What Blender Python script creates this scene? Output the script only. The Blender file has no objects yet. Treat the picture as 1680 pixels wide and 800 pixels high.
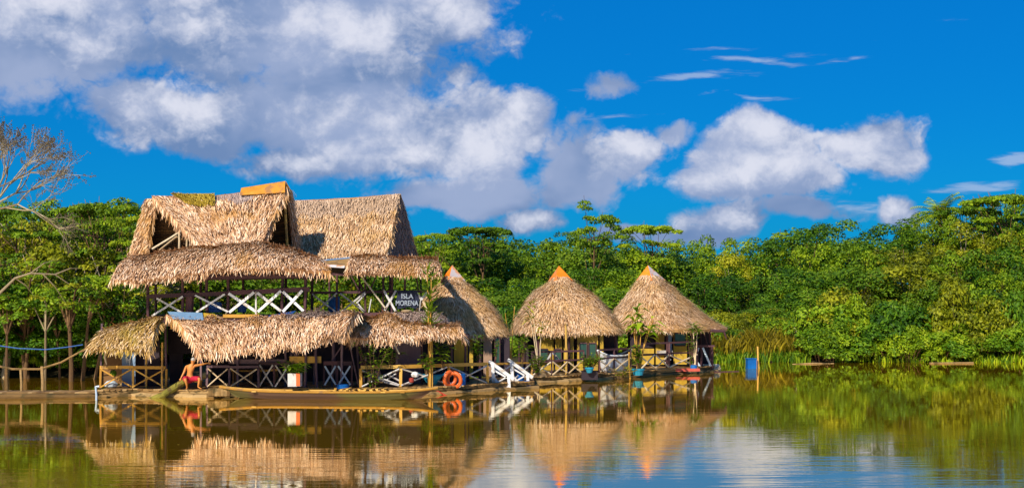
import bpy, math, random
import numpy as np
from mathutils import Vector, Matrix, noise as mnoise
# ------------------------------------------------------------------ camera, world, sun, exposure
F, HC, HY = 2400.0, 4.85, 485.0          # focal in photo pixels, eye height, horizon row
scene = bpy.context.scene
C = scene.collection
cam_d = bpy.data.cameras.new('camera'); cam = bpy.data.objects.new('camera', cam_d); C.objects.link(cam)
cam.location = (0, 0, HC); cam.rotation_euler = (math.radians(90), 0, 0)
cam_d.sensor_width = 36; cam_d.lens = 36 * F / 1680; cam_d.shift_y = (HY - 400) / 1680
cam_d.clip_end = 5000; cam_d.clip_start = 0.5
scene.camera = cam
SUN_EL, SUN_AZ = 35, 207                  # azimuth clockwise from +Y
SUN_STRENGTH, SKY_STRENGTH, EXPOSURE = 4.9, 0.10, 0.25
scene.view_settings.view_transform = 'Standard'; scene.view_settings.look = 'None'
scene.view_settings.exposure = EXPOSURE; scene.view_settings.gamma = 1
scene.view_settings.use_curve_mapping = False
scene.render.engine = 'CYCLES'
scene.cycles.max_bounces = 6; scene.cycles.diffuse_bounces = 2; scene.cycles.glossy_bounces = 3
scene.cycles.transmission_bounces = 2; scene.cycles.transparent_max_bounces = 4
scene.cycles.use_denoising = True

def node(nt, t, **kw):
    n = nt.nodes.new(t)
    for k, v in kw.items():
        setattr(n, k, v)
    return n
def mth(nt, op, a, b=None, c=None, clamp=False):
    n = nt.nodes.new('ShaderNodeMath'); n.operation = op; n.use_clamp = clamp
    for i, v in enumerate((a, b, c)):
        if v is None: continue
        if isinstance(v, (int, float)): n.inputs[i].default_value = v
        else: nt.links.new(v, n.inputs[i])
    return n.outputs[0]
def vmth(nt, op, a, b=None):
    n = nt.nodes.new('ShaderNodeVectorMath'); n.operation = op
    for i, v in enumerate((a, b)):
        if v is None: continue
        if isinstance(v, tuple): n.inputs[i].default_value = v
        else: nt.links.new(v, n.inputs[i])
    return n.outputs[1] if op == 'LENGTH' else n.outputs[0]
def sstep(nt, x, a, b):
    n = nt.nodes.new('ShaderNodeMapRange'); n.interpolation_type = 'SMOOTHSTEP'
    nt.links.new(x, n.inputs[0]); n.inputs[1].default_value = a; n.inputs[2].default_value = b
    return n.outputs[0]
def mixc(nt, f, a, b, mode='MIX'):
    n = nt.nodes.new('ShaderNodeMix'); n.data_type = 'RGBA'; n.blend_type = mode
    for i, v in ((0, f), (6, a), (7, b)):
        if isinstance(v, (int, float)): n.inputs[i].default_value = v
        elif isinstance(v, tuple): n.inputs[i].default_value = (*v[:3], 1)
        else: nt.links.new(v, n.inputs[i])
    return n.outputs[2]

world = bpy.data.worlds.new('World'); scene.world = world; world.use_nodes = True
nt = world.node_tree; nt.nodes.clear()
wo = node(nt, 'ShaderNodeOutputWorld'); bg = node(nt, 'ShaderNodeBackground')
nt.links.new(bg.outputs[0], wo.inputs[0]); bg.inputs[1].default_value = SKY_STRENGTH
sky = node(nt, 'ShaderNodeTexSky', sky_type='NISHITA', sun_disc=False)
sky.sun_elevation = math.radians(SUN_EL); sky.sun_rotation = math.radians(SUN_AZ)
sky.altitude = 100; sky.air_density = 1.0; sky.dust_density = 0.2; sky.ozone_density = 2.0
hs = node(nt, 'ShaderNodeHueSaturation'); nt.links.new(sky.outputs[0], hs.inputs['Color'])
hs.inputs['Saturation'].default_value = 1.6; hs.inputs['Value'].default_value = 1.0
skyc = mixc(nt, 1.0, hs.outputs[0], (0.012, 0.42, 0.76), 'MULTIPLY')
# clouds: blobs laid out by compass bearing and elevation
tc = node(nt, 'ShaderNodeTexCoord')
sep = node(nt, 'ShaderNodeSeparateXYZ'); nt.links.new(tc.outputs['Generated'], sep.inputs[0])
az = mth(nt, 'ARCTAN2', sep.outputs[0], sep.outputs[1]); el = mth(nt, 'ARCSINE', sep.outputs[2])
comb = node(nt, 'ShaderNodeCombineXYZ'); nt.links.new(az, comb.inputs[0]); nt.links.new(el, comb.inputs[1])
def noise_tex(nt, vec, scale, detail=6, rough=0.55, dist=0.0, off=(0, 0, 0), stretch=(1, 1, 1)):
    mp = node(nt, 'ShaderNodeMapping'); nt.links.new(vec, mp.inputs[0])
    mp.inputs['Location'].default_value = off; mp.inputs['Scale'].default_value = stretch
    n = node(nt, 'ShaderNodeTexNoise'); nt.links.new(mp.outputs[0], n.inputs['Vector'])
    n.inputs['Scale'].default_value = scale; n.inputs['Detail'].default_value = detail
    n.inputs['Roughness'].default_value = rough; n.inputs['Distortion'].default_value = dist
    return n
wob = noise_tex(nt, comb.outputs[0], 9, 3, 0.5)
wv = vmth(nt, 'MULTIPLY', vmth(nt, 'SUBTRACT', wob.outputs['Color'], (0.5, 0.5, 0.5)), (0.05, 0.035, 0))
P0 = vmth(nt, 'ADD', comb.outputs[0], wv)
def blob_field(blobs):
    acc = None
    for (bx, by, rx, ry, s) in blobs:
        a = math.atan((bx - 840) / F); e = math.atan((HY - by) / F * math.cos(a))
        d = vmth(nt, 'LENGTH', vmth(nt, 'MULTIPLY', vmth(nt, 'SUBTRACT', P0, (a, e, 0)), (F / rx, F / ry, 0)))
        v = mth(nt, 'MULTIPLY', mth(nt, 'SUBTRACT', 1.25, d), s)
        acc = v if acc is None else mth(nt, 'MAXIMUM', acc, v)
    return acc
cum = [(100,10,270,115,1),(400,20,260,130,1),(615,10,215,108,1),(755,0,85,62,1),(560,110,210,70,.9),(330,90,240,50,.8),
       (235,190,110,52,1),(350,215,120,48,1),(470,195,150,60,1),(610,220,200,70,1),(790,220,110,75,1),(700,255,190,42,1),(520,262,130,28,1),(860,190,50,50,.8),
       (780,322,125,34,.85),(870,360,70,22,.95),(945,280,60,68,.8),(700,330,60,24,.7),(1040,258,58,36,.95),(925,320,60,28,.6),(1105,222,30,18,.6),(1010,140,34,18,.36),(985,150,22,14,.3),
       (1250,240,74,50,1.15),(1262,285,108,42,1.1),(1428,238,74,42,1.1),(1200,300,75,38,.8),(1190,355,80,24,.85),(1300,345,70,20,.8),(1465,342,34,24,.95),
       (1140,378,90,20,.95),(1010,372,60,16,.8),(1330,352,70,18,.8),(-60,60,150,100,1)]
lit = [(90,15,110,40,.9),(300,20,60,50,.5),(570,45,110,50,1),(740,15,90,35,.8),(310,180,60,30,1),(230,200,50,30,.8),(560,190,90,18,.7),(700,265,90,25,.9),(790,245,80,32,1),(540,262,70,16,.9),
       (850,190,30,40,.7),(1250,215,65,36,1.3),(1280,270,110,32,1.3),(1200,290,50,20,.8),(1425,232,70,32,1.2),(1040,250,45,24,.9),(1175,350,45,16,.8),(870,357,40,12,.8),(1455,335,22,16,1),(790,165,60,25,.6)]
wisp = [(1120,128,85,9,1),(1250,100,100,7,1),(1390,96,75,3.5,.8),(1230,164,95,5,.9),(1010,195,50,10,.7),(1380,340,95,14,1),(1600,298,85,9,1),(1670,262,34,11,1.1),(1600,35,70,4,.5),(920,150,50,4,.5),(1180,85,120,5,.4)]
def puff(off, scale=24, det=3.0):
    w2 = noise_tex(nt, comb.outputs[0], 30, 4, .6, off=off)
    v = vmth(nt, 'ADD', vmth(nt, 'ADD', comb.outputs[0], off), vmth(nt, 'MULTIPLY', vmth(nt, 'SUBTRACT', w2.outputs['Color'], (.5, .5, .5)), (.05, .05, 0)))
    vo = node(nt, 'ShaderNodeTexVoronoi', voronoi_dimensions='2D', feature='F1'); vo.normalize = True
    nt.links.new(vmth(nt, 'MULTIPLY', v, (1, 1.35, 1)), vo.inputs['Vector']); vo.inputs['Scale'].default_value = scale; vo.inputs['Detail'].default_value = det; vo.inputs['Roughness'].default_value = .55; vo.inputs['Lacunarity'].default_value = 2.2
    return mth(nt, 'SUBTRACT', 1, mth(nt, 'MULTIPLY', vo.outputs['Distance'], 1.35))
fbm = noise_tex(nt, comb.outputs[0], 22, 10, 0.58, 0.3, stretch=(1, 1.25, 1)).outputs[0]
fbl = noise_tex(nt, comb.outputs[0], 11, 4, 0.5, 0.3, off=(3, 1, 0), stretch=(1, 1.5, 1)).outputs[0]
up = noise_tex(nt, comb.outputs[0], 22, 10, 0.58, 0.3, off=(0.12, -0.12, 0), stretch=(1, 1.25, 1)).outputs[0]
pf0, pf1 = puff((0, 0, 0)), puff((-.007, .010, 0))
field = blob_field(cum)
nz = mth(nt, 'ADD', mth(nt, 'MULTIPLY', mth(nt, 'SUBTRACT', fbm, 0.5), 1.5), mth(nt, 'MULTIPLY', mth(nt, 'SUBTRACT', pf0, 0.5), .9))
dens = sstep(nt, mth(nt, 'ADD', mth(nt, 'ADD', field, nz), mth(nt, 'MULTIPLY', mth(nt, 'SUBTRACT', fbl, .5), .9)), 0.06, 0.56)
strk = noise_tex(nt, comb.outputs[0], 20, 7, 0.62, 0.3, stretch=(1, 7, 1)).outputs[0]
wf = blob_field(wisp)
wden = mth(nt, 'MULTIPLY', sstep(nt, mth(nt, 'ADD', wf, mth(nt, 'MULTIPLY', mth(nt, 'SUBTRACT', strk, .5), 4.5)), 0.25, 1.3), 0.62)
# general broken cloud away from the view
gn = noise_tex(nt, tc.outputs['Generated'], 3.2, 7, 0.58, 0.2, stretch=(1, 1, 2.4)).outputs[0]
awaym = mth(nt, 'MAXIMUM', sstep(nt, mth(nt, 'ABSOLUTE', az), .42, .6), sstep(nt, el, .24, .4))
gden = mth(nt, 'MULTIPLY', sstep(nt, gn, .5, .66), mth(nt, 'MULTIPLY', awaym, sstep(nt, el, 0.0, .1)))
dall = mth(nt, 'MAXIMUM', mth(nt, 'MAXIMUM', dens, wden), gden)
rel = mth(nt, 'ADD', mth(nt, 'MULTIPLY', mth(nt, 'SUBTRACT', fbm, up), 1.8), mth(nt, 'MULTIPLY', mth(nt, 'SUBTRACT', pf0, pf1), 1.3))
lf = sstep(nt, mth(nt, 'ADD', mth(nt, 'ADD', mth(nt, 'MULTIPLY', blob_field(lit), .68), rel), mth(nt, 'MULTIPLY', mth(nt, 'SUBTRACT', fbm, .5), 1.0)), -0.45, 1.15)
K = 1.0 / SKY_STRENGTH / (2 ** EXPOSURE)
shd = mixc(nt, sstep(nt, fbl, .35, .65), tuple(K * v for v in (.16, .26, .48)), tuple(K * v for v in (.34, .42, .63)))
cc = mixc(nt, lf, shd, tuple(K * v for v in (.74, .76, .87)))
cc = mixc(nt, mth(nt, 'MULTIPLY', wden, mth(nt, 'SUBTRACT', 1, dens)), cc, tuple(K * v for v in (.55, .68, .88)))
# the blue itself, evened out so that the horizon does not turn cyan
skyc = mixc(nt, 0.62, skyc, tuple(K * v for v in (.002, .205, .62)))
fin = mixc(nt, mth(nt, 'MULTIPLY', dall, 0.97), skyc, cc)
nt.links.new(fin, bg.inputs[0])

sd = bpy.data.lights.new('sun', 'SUN'); sun = bpy.data.objects.new('sun', sd); C.objects.link(sun)
sd.energy = SUN_STRENGTH; sd.angle = math.radians(0.5); sd.color = (1.0, 0.93, 0.80)
_a, _e = math.radians(SUN_AZ), math.radians(SUN_EL)
sdir = Vector((math.sin(_a) * math.cos(_e), math.cos(_a) * math.cos(_e), math.sin(_e)))
sun.rotation_euler = sdir.to_track_quat('Z', 'Y').to_euler(); sun.location = sdir * 100

# ------------------------------------------------------------------ helpers
R = random.Random(7)
def P(px, py, D):
    return Vector(((px - 840) / F * D, D, HC + (HY - py) / F * D))
def W(px, py, z=0.0):
    """point at height z seen at that pixel"""
    D = (HC - z) * F / (py - HY)
    return Vector(((px - 840) / F * D, D, z))
def lerp(a, b, t): return a + (b - a) * t
def interp(pts, x):
    if x <= pts[0][0]: return pts[0][1]
    for (x0, y0), (x1, y1) in zip(pts, pts[1:]):
        if x <= x1: return y0 + (y1 - y0) * (x - x0) / (x1 - x0)
    return pts[-1][1]

class MB:
    def __init__(s): s.v = []; s.f = []; s.t = []; s.w = []
    def add(s, verts, faces, tone=None, wear_shade=0.0):
        b = len(s.v); s.v.extend([tuple(p) for p in verts])
        s.f.extend([tuple(i + b for i in f) for f in faces])
        t = R.random() if tone is None else tone
        s.t.extend([t] * len(verts)); s.w.extend([wear_shade] * len(verts))
    def addnp(s, V, Q, tone):
        b = len(s.v); s.v.extend(map(tuple, V.tolist())); s.f.extend(map(tuple, (Q + b).tolist()))
        s.t.extend(tone.tolist()); s.w.extend([0.0] * len(V))
    def box(s, c, sz, rz=0.0, tone=None, tilt=0.0):
        M = Matrix.Rotation(rz, 3, 'Z') @ Matrix.Rotation(tilt, 3, 'X')
        vs = [Vector(c) + M @ Vector((x * sz[0] / 2, y * sz[1] / 2, z * sz[2] / 2)) for x in (-1, 1) for y in (-1, 1) for z in (-1, 1)]
        s.add(vs, [(0, 1, 3, 2), (4, 6, 7, 5), (0, 4, 5, 1), (2, 3, 7, 6), (0, 2, 6, 4), (1, 5, 7, 3)], tone)
    def beam(s, a, b, w, h=None, tone=None, upv=(0, 0, 1)):
        a, b = Vector(a), Vector(b); h = h or w; d = (b - a)
        if d.length < 1e-6: return
        d.normalize(); u = Vector(upv)
        if abs(d.dot(u)) > .98: u = Vector((0, 1, 0))
        x = d.cross(u).normalized(); z = x.cross(d)
        vs = [p + x * sx * w / 2 + z * sz * h / 2 for p in (a, b) for sx in (-1, 1) for sz in (-1, 1)]
        s.add(vs, [(0, 1, 3, 2), (4, 6, 7, 5), (0, 4, 5, 1), (2, 3, 7, 6), (0, 2, 6, 4), (1, 5, 7, 3)], tone)
    def tube(s, pts, radii, n=7, tone=None, cap=True, wob=0.0):
        pts = [Vector(p) for p in pts]; k = len(pts)
        if isinstance(radii, (int, float)): radii = [radii] * k
        vs = []; prev = None
        for i, p in enumerate(pts):
            d = (pts[min(i + 1, k - 1)] - pts[max(i - 1, 0)]).normalized()
            u = prev if prev is not None else (Vector((1, 0, 0)) if abs(d.x) < .9 else Vector((0, 1, 0)))
            x = (u - d * u.dot(d))
            x = x.normalized() if x.length > 1e-4 else d.orthogonal().normalized()
            prev = x; y = d.cross(x)
            for j in range(n):
                a = 2 * math.pi * j / n; r = radii[i] * (1 + (R.random() - .5) * wob)
                vs.append(p + x * math.cos(a) * r + y * math.sin(a) * r)
        fs = [(i * n + j, i * n + (j + 1) % n, (i + 1) * n + (j + 1) % n, (i + 1) * n + j) for i in range(k - 1) for j in range(n)]
        if cap: fs += [tuple(range(n))[::-1], tuple(range((k - 1) * n, k * n))]
        s.add(vs, fs, tone)
    def pole(s, a, b, r, r2=None, n=7, tone=None):
        a, b = Vector(a), Vector(b); m = (a + b) / 2 + Vector((R.uniform(-1, 1), R.uniform(-1, 1), 0)) * r * .5
        s.tube([a, m, b], [r, (r + (r2 or r)) / 2, r2 or r], n, tone)
    def lathe(s, c, prof, n=16, tone=None):
        vs = [Vector(c) + Vector((r * math.cos(2 * math.pi * j / n), r * math.sin(2 * math.pi * j / n), z)) for r, z in prof for j in range(n)]
        fs = [(i * n + j, i * n + (j + 1) % n, (i + 1) * n + (j + 1) % n, (i + 1) * n + j) for i in range(len(prof) - 1) for j in range(n)]
        fs += [tuple(range(n))[::-1], tuple(range((len(prof) - 1) * n, len(prof) * n))]
        s.add(vs, fs, tone)
    def plate(s, pts, thick=.04, dirv=None, tone=None):
        pts = [Vector(p) for p in pts]; n = (pts[1] - pts[0]).cross(pts[2] - pts[0]).normalized() if dirv is None else Vector(dirv)
        k = len(pts); vs = pts + [p - n * thick for p in pts]
        fs = [tuple(range(k)), tuple(range(k, 2 * k))[::-1]] + [(i, i + k, (i + 1) % k + k, (i + 1) % k) for i in range(k)]
        s.add(vs, fs, tone)
    def build(s, name, m, parent=None, smooth=False):
        loc = world_loc(parent) if parent else Vector((0, 0, 0))
        me = bpy.data.meshes.new(name)
        V = np.array(s.v, dtype=float)
        me.from_pydata((V - np.array(loc)).tolist(), [], s.f)
        for nm, arr in (('tone', s.t), ('wear_shade', s.w)):
            a = me.attributes.new(nm, 'FLOAT', 'POINT'); a.data.foreach_set('value', arr)
        me.materials.append(m)
        if smooth: me.polygons.foreach_set('use_smooth', [True] * len(me.polygons))
        me.update()
        o = bpy.data.objects.new(name, me); C.objects.link(o)
        if parent: o.parent = parent
        return o
def world_loc(o):
    l = Vector((0, 0, 0))
    while o is not None: l += o.location; o = o.parent
    return l
def tag(o, label=None, cat=None, group=None, kind=None):
    for k, v in (('label', label), ('category', cat), ('group', group), ('kind', kind)):
        if v: o[k] = v
    return o
def thing(name, label, cat, loc=(0, 0, 0), group=None):
    o = bpy.data.objects.new(name, None); C.objects.link(o); o.location = loc; o.empty_display_size = .2
    return tag(o, label, cat, group)
def solo(mb, name, m, label, cat, group=None, loc=None, smooth=False):
    """a thing that is one mesh, origin at its base"""
    V = np.array(mb.v); l = Vector(loc) if loc is not None else Vector((V[:, 0].mean(), V[:, 1].mean(), V[:, 2].min()))
    o = mb.build(name, m, None, smooth); o.data.transform(Matrix.Translation(-l)); o.location = l
    return tag(o, label, cat, group)
def copy_tree(o, parent=None):
    c = o.copy(); C.objects.link(c); c.parent = parent
    for ch in [x for x in o.children]: copy_tree(ch, c)
    return c

# ------------------------------------------------------------------ materials
def mat(name, cols, rough=.8, scale=2.0, tone=.6, stretch=(1, 1, 1), bump=.25, bscale=None, spec=.3, trans=0.0, wear_shade_col=None, objrand=0.0, metallic=0.0, detail=5, patch=None):
    """cols: colours along a ramp driven by noise (object space) and per-piece tone"""
    m = bpy.data.materials.new(name); m.use_nodes = True; nt = m.node_tree
    b = nt.nodes['Principled BSDF']; out = nt.nodes['Material Output']
    tc = node(nt, 'ShaderNodeTexCoord'); nz = noise_tex(nt, tc.outputs['Object'], scale, detail, .6, stretch=stretch)
    at = node(nt, 'ShaderNodeAttribute', attribute_name='tone')
    f = mth(nt, 'ADD', mth(nt, 'MULTIPLY', nz.outputs[0], 1 - tone), mth(nt, 'MULTIPLY', at.outputs['Fac'], tone))
    if objrand:
        oi = node(nt, 'ShaderNodeObjectInfo')
        f = mth(nt, 'ADD', f, mth(nt, 'MULTIPLY', mth(nt, 'SUBTRACT', oi.outputs['Random'], .5), objrand))
    cr = node(nt, 'ShaderNodeValToRGB'); nt.links.new(f, cr.inputs[0]); e = cr.color_ramp.elements
    lo, hi = .18, .82
    while len(e) < len(cols): e.new(.5)
    for i, c in enumerate(cols):
        e[i].position = lo + (hi - lo) * i / max(1, len(cols) - 1); e[i].color = (*c, 1)
    col = cr.outputs[0]
    if patch:
        pn = noise_tex(nt, tc.outputs['Object'], patch[1], 3, .5, off=(5, 2, 1))
        col = mixc(nt, mth(nt, 'MULTIPLY', sstep(nt, pn.outputs[0], patch[2], patch[3]), patch[4] if len(patch) > 4 else .8), col, patch[0])
    if wear_shade_col:
        wa = node(nt, 'ShaderNodeAttribute', attribute_name='wear_shade')
        col = mixc(nt, wa.outputs['Fac'], col, mixc(nt, at.outputs['Fac'], tuple(v * .72 for v in wear_shade_col), tuple(min(1, v * 1.2) for v in wear_shade_col)))
    nt.links.new(col, b.inputs['Base Color']); b.inputs['Roughness'].default_value = rough
    b.inputs['Specular IOR Level'].default_value = spec; b.inputs['Metallic'].default_value = metallic
    if bump:
        bn = noise_tex(nt, tc.outputs['Object'], bscale or scale * 4, 4, .6, stretch=stretch)
        bp = node(nt, 'ShaderNodeBump'); bp.inputs['Strength'].default_value = bump; bp.inputs['Distance'].default_value = .05
        nt.links.new(bn.outputs[0], bp.inputs['Height']); nt.links.new(bp.outputs[0], b.inputs['Normal'])
    if trans:
        tr = node(nt, 'ShaderNodeBsdfTranslucent'); mx = node(nt, 'ShaderNodeMixShader'); mx.inputs[0].default_value = trans
        nt.links.new(col, tr.inputs[0]); nt.links.new(b.outputs[0], mx.inputs[1]); nt.links.new(tr.outputs[0], mx.inputs[2]); nt.links.new(mx.outputs[0], out.inputs[0])
    return m
TH = [(.12, .05, .022), (.48, .25, .125), (.80, .49, .27), (.96, .74, .54)]
M = dict(
    thatch=mat('thatch', TH, scale=.9, tone=.62, rough=.9, wear_shade_col=(.34, .26, .24), spec=.1, patch=((.52, .25, .05), .55, .52, .66, .55)),
    thatch_gold=mat('thatch_gold', [(.14, .07, .02), (.42, .24, .07), (.68, .43, .16), (.90, .66, .44)], scale=.9, tone=.62, rough=.9, wear_shade_col=(.33, .24, .20), spec=.1, patch=((.40, .27, .03), .7, .46, .62, .7)),
    thatch_hut=mat('thatch_hut', [(.18, .08, .035), (.50, .28, .13), (.79, .51, .28), (.94, .72, .50)], scale=.8, tone=.5, rough=.9, wear_shade_col=(.52, .36, .25), spec=.1, patch=((.62, .35, .11), .6, .48, .66, .5)),
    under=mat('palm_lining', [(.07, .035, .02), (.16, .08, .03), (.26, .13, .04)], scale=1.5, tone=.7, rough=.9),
    dark_wood=mat('dark_wood', [(.035, .015, .02), (.075, .03, .035), (.12, .05, .05)], scale=3, rough=.7),
    purple_wood=mat('mauve_wood', [(.09, .05, .065), (.15, .085, .10), (.24, .15, .16)], scale=3, rough=.7),
    yellow_wood=mat('yellow_wood', [(.36, .17, .02), (.56, .29, .045), (.70, .42, .10)], scale=3, rough=.7, patch=((.22, .12, .05), 2.2, .55, .66, .7)),
    pale_wood=mat('pale_wood', [(.45, .30, .16), (.62, .46, .28), (.72, .60, .42)], scale=3, rough=.75),
    white=mat('white_paint', [(.52, .49, .46), (.70, .68, .67), (.80, .79, .79)], scale=4, tone=.4, rough=.6, patch=((.34, .26, .18), 3.5, .56, .66, .75)),
    grey_white=mat('worn_white_paint', [(.36, .32, .29), (.58, .54, .51), (.72, .70, .68)], scale=5, tone=.5, rough=.75, patch=((.24, .16, .10), 3.0, .53, .64, .8)),
    signwhite=mat('sign_letters', [(.30, .34, .40), (.42, .47, .54), (.52, .56, .62)], scale=9, rough=.7, patch=((.12, .13, .18), 6, .55, .68, .7)),
    bluewhite=mat('bluish_paint', [(.38, .45, .52), (.52, .60, .66), (.66, .72, .76)], scale=4, rough=.6),
    deck=mat('deck_planks', [(.16, .08, .025), (.32, .18, .06), (.48, .31, .14)], scale=2, rough=.85, patch=((.10, .06, .03), 1.5, .52, .62, .6)),
    log=mat('raft_logs', [(.12, .065, .02), (.28, .16, .055), (.46, .30, .13)], scale=2.5, rough=.9, bump=.8, stretch=(.5, 1, 3), patch=((.06, .045, .015), 1.3, .48, .6, .8)),
    orange_tin=mat('orange_tin', [(.74, .16, .005), (.86, .22, .008), (.90, .28, .02)], scale=2.5, tone=.2, rough=.5, patch=((.55, .25, .12), 2.2, .58, .75, .6)),
    ridge_tin=mat('ridge_tin', [(.40, .15, .01), (.56, .22, .015), (.66, .30, .04)], scale=3, tone=.2, rough=.6, patch=((.28, .13, .05), 2.6, .48, .62, .8)),
    pale_tin=mat('pale_tin', [(.36, .30, .30), (.52, .45, .44), (.64, .58, .57)], scale=3, rough=.5, patch=((.62, .22, .05), 2.2, .46, .6, .8)),
    blue_tin=mat('blue_tin', [(.12, .22, .36), (.20, .34, .52), (.32, .46, .60)], scale=2.5, rough=.45),
    navy_tin=mat('navy_tarp', [(.01, .05, .20), (.02, .09, .32), (.04, .14, .42)], scale=3, rough=.5),
    blue=mat('blue_plastic', [(.003, .06, .24), (.005, .11, .38), (.02, .17, .48)], scale=2, tone=.3, rough=.4, bump=.05),
    teal=mat('turquoise_paint', [(.0, .10, .20), (.005, .18, .30), (.03, .27, .38)], scale=3, tone=.3, rough=.55, patch=((.10, .12, .10), 3.0, .56, .68, .7)),
    orange=mat('orange_plastic', [(.48, .07, .012), (.62, .11, .02), (.70, .16, .04)], scale=3, tone=.3, rough=.45, bump=.05),
    red=mat('red_paint', [(.26, .03, .02), (.40, .05, .03), (.50, .09, .06)], scale=3, rough=.5),
    yellow_panel=mat('yellow_panel', [(.34, .20, .015), (.50, .31, .03), (.60, .40, .06)], scale=1.5, stretch=(6, 6, .5), tone=.3, rough=.7, patch=((.28, .17, .05), 1.2, .5, .65, .6)),
    tan_panel=mat('tan_panel', [(.28, .16, .10), (.40, .25, .16), (.50, .34, .22)], scale=2, rough=.8),
    mauve_panel=mat('mauve_panel', [(.16, .10, .14), (.22, .15, .19), (.28, .20, .24)], scale=2, rough=.8),
    door_blue=mat('blue_grey_door', [(.16, .24, .36), (.24, .33, .46), (.32, .42, .52)], scale=2, rough=.6),
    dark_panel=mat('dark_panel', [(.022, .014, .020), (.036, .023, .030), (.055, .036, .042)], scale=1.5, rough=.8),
    glass=mat('dark_glass', [(.02, .05, .03), (.03, .07, .05), (.05, .10, .06)], scale=1, rough=.12, spec=.6, bump=0),
    black=mat('sign_black', [(.008, .010, .03), (.012, .016, .045), (.02, .025, .06)], scale=3, rough=.6),
    bark=mat('brown_bark', [(.06, .03, .013), (.13, .07, .03), (.22, .125, .055)], scale=2.5, stretch=(3, 3, .5), rough=.9, bump=.6),
    pale_bark=mat('pale_bark', [(.16, .11, .06), (.28, .21, .12), (.42, .34, .22)], scale=2.5, stretch=(3, 3, .5), rough=.9, bump=.5),
    skin=mat('skin', [(.46, .17, .04), (.55, .21, .05), (.60, .26, .07)], scale=4, tone=0, rough=.5, bump=.05),
    shorts=mat('red_shorts', [(.28, .006, .02), (.40, .010, .035), (.48, .02, .05)], scale=4, tone=.3, rough=.8),
    hair=mat('grey_hair', [(.20, .18, .17), (.40, .38, .36), (.55, .52, .50)], scale=20, tone=.2, rough=.8),
)
def leafmat(name, cols, rnd=.35, trans=.28):
    return mat(name, cols, rough=.55, scale=.35, tone=.68, bump=0, spec=.25, trans=trans, objrand=rnd, detail=2)
L = dict(
    mid=leafmat('leaf_mid', [(0.02081, 0.05201, 0.0009632), (0.08669, 0.1734, 0.001926), (0.2167, 0.3294, 0.003853), (0.3987, 0.4768, 0.01156)]),
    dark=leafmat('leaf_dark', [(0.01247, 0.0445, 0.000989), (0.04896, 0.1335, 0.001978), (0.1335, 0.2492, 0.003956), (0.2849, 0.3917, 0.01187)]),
    olive=leafmat('leaf_olive', [(0.0516, 0.0688, 0.00086), (0.1548, 0.1806, 0.00172), (0.3096, 0.3182, 0.0043), (0.4988, 0.4558, 0.0172)]),
    gold=leafmat('leaf_gold', [(0.0868, 0.06944, 0.001736), (0.2083, 0.1562, 0.003472), (0.3472, 0.2604, 0.00868), (0.4774, 0.3646, 0.02604)]),
    bright=leafmat('leaf_bright', [(0.02534, 0.07603, 0.00144), (0.07603, 0.1647, 0.00288), (0.1521, 0.2534, 0.00576), (0.2534, 0.3295, 0.0144)], rnd=.15),
    red=leafmat('bud_red', [(.12, .08, .08), (.20, .14, .12), (.22, .20, .12)]),
)
# water
wm = bpy.data.materials.new('river_water'); wm.use_nodes = True; nt = wm.node_tree; b = nt.nodes['Principled BSDF']
b.inputs['Base Color'].default_value = (.34, .185, .006, 1); b.inputs['Roughness'].default_value = .015; b.inputs['IOR'].default_value = 1.33
b.inputs['Specular Tint'].default_value = (1.0, .92, .74, 1)
tc = node(nt, 'ShaderNodeTexCoord')
n1 = noise_tex(nt, tc.outputs['Object'], 1.0, 3, .5, .3, stretch=(.35, 2.2, 1)); n2 = noise_tex(nt, tc.outputs['Object'], 3.2, 3, .55, .2, stretch=(.45, 2.0, 1)); n3 = noise_tex(nt, tc.outputs['Object'], .10, 3, .5, 1.0, stretch=(.6, 1.6, 1))
patchf = sstep(nt, n3.outputs[0], .40, .64)
sepw = node(nt, 'ShaderNodeSeparateXYZ'); nt.links.new(tc.outputs['Object'], sepw.inputs[0])
nearf = sstep(nt, sepw.outputs[1], 62, 40)
amp = mth(nt, 'ADD', mth(nt, 'MULTIPLY', patchf, .055), mth(nt, 'MULTIPLY', nearf, mth(nt, 'ADD', mth(nt, 'MULTIPLY', patchf, .13), .012)))
amp = mth(nt, 'ADD', amp, .036)
hh = mth(nt, 'MULTIPLY', mth(nt, 'ADD', n1.outputs[0], mth(nt, 'MULTIPLY', n2.outputs[0], .35)), amp)
bp = node(nt, 'ShaderNodeBump'); bp.inputs['Strength'].default_value = .5; bp.inputs['Distance'].default_value = .05
nt.links.new(hh, bp.inputs['Height']); nt.links.new(bp.outputs[0], b.inputs['Normal'])
gl = node(nt, 'ShaderNodeBsdfGlossy'); gl.inputs['Color'].default_value = (1.0, .88, .63, 1); gl.inputs['Roughness'].default_value = .015; nt.links.new(bp.outputs[0], gl.inputs['Normal'])
mxw = node(nt, 'ShaderNodeMixShader'); mxw.inputs[0].default_value = .70
nt.links.new(b.outputs[0], mxw.inputs[1]); nt.links.new(gl.outputs[0], mxw.inputs[2]); nt.links.new(mxw.outputs[0], nt.nodes['Material Output'].inputs[0])
M['water'] = wm
M['ground'] = mat('bank_soil', [(.02, .015, .004), (.04, .03, .008), (.07, .055, .015)], scale=.6, rough=.95)
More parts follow.
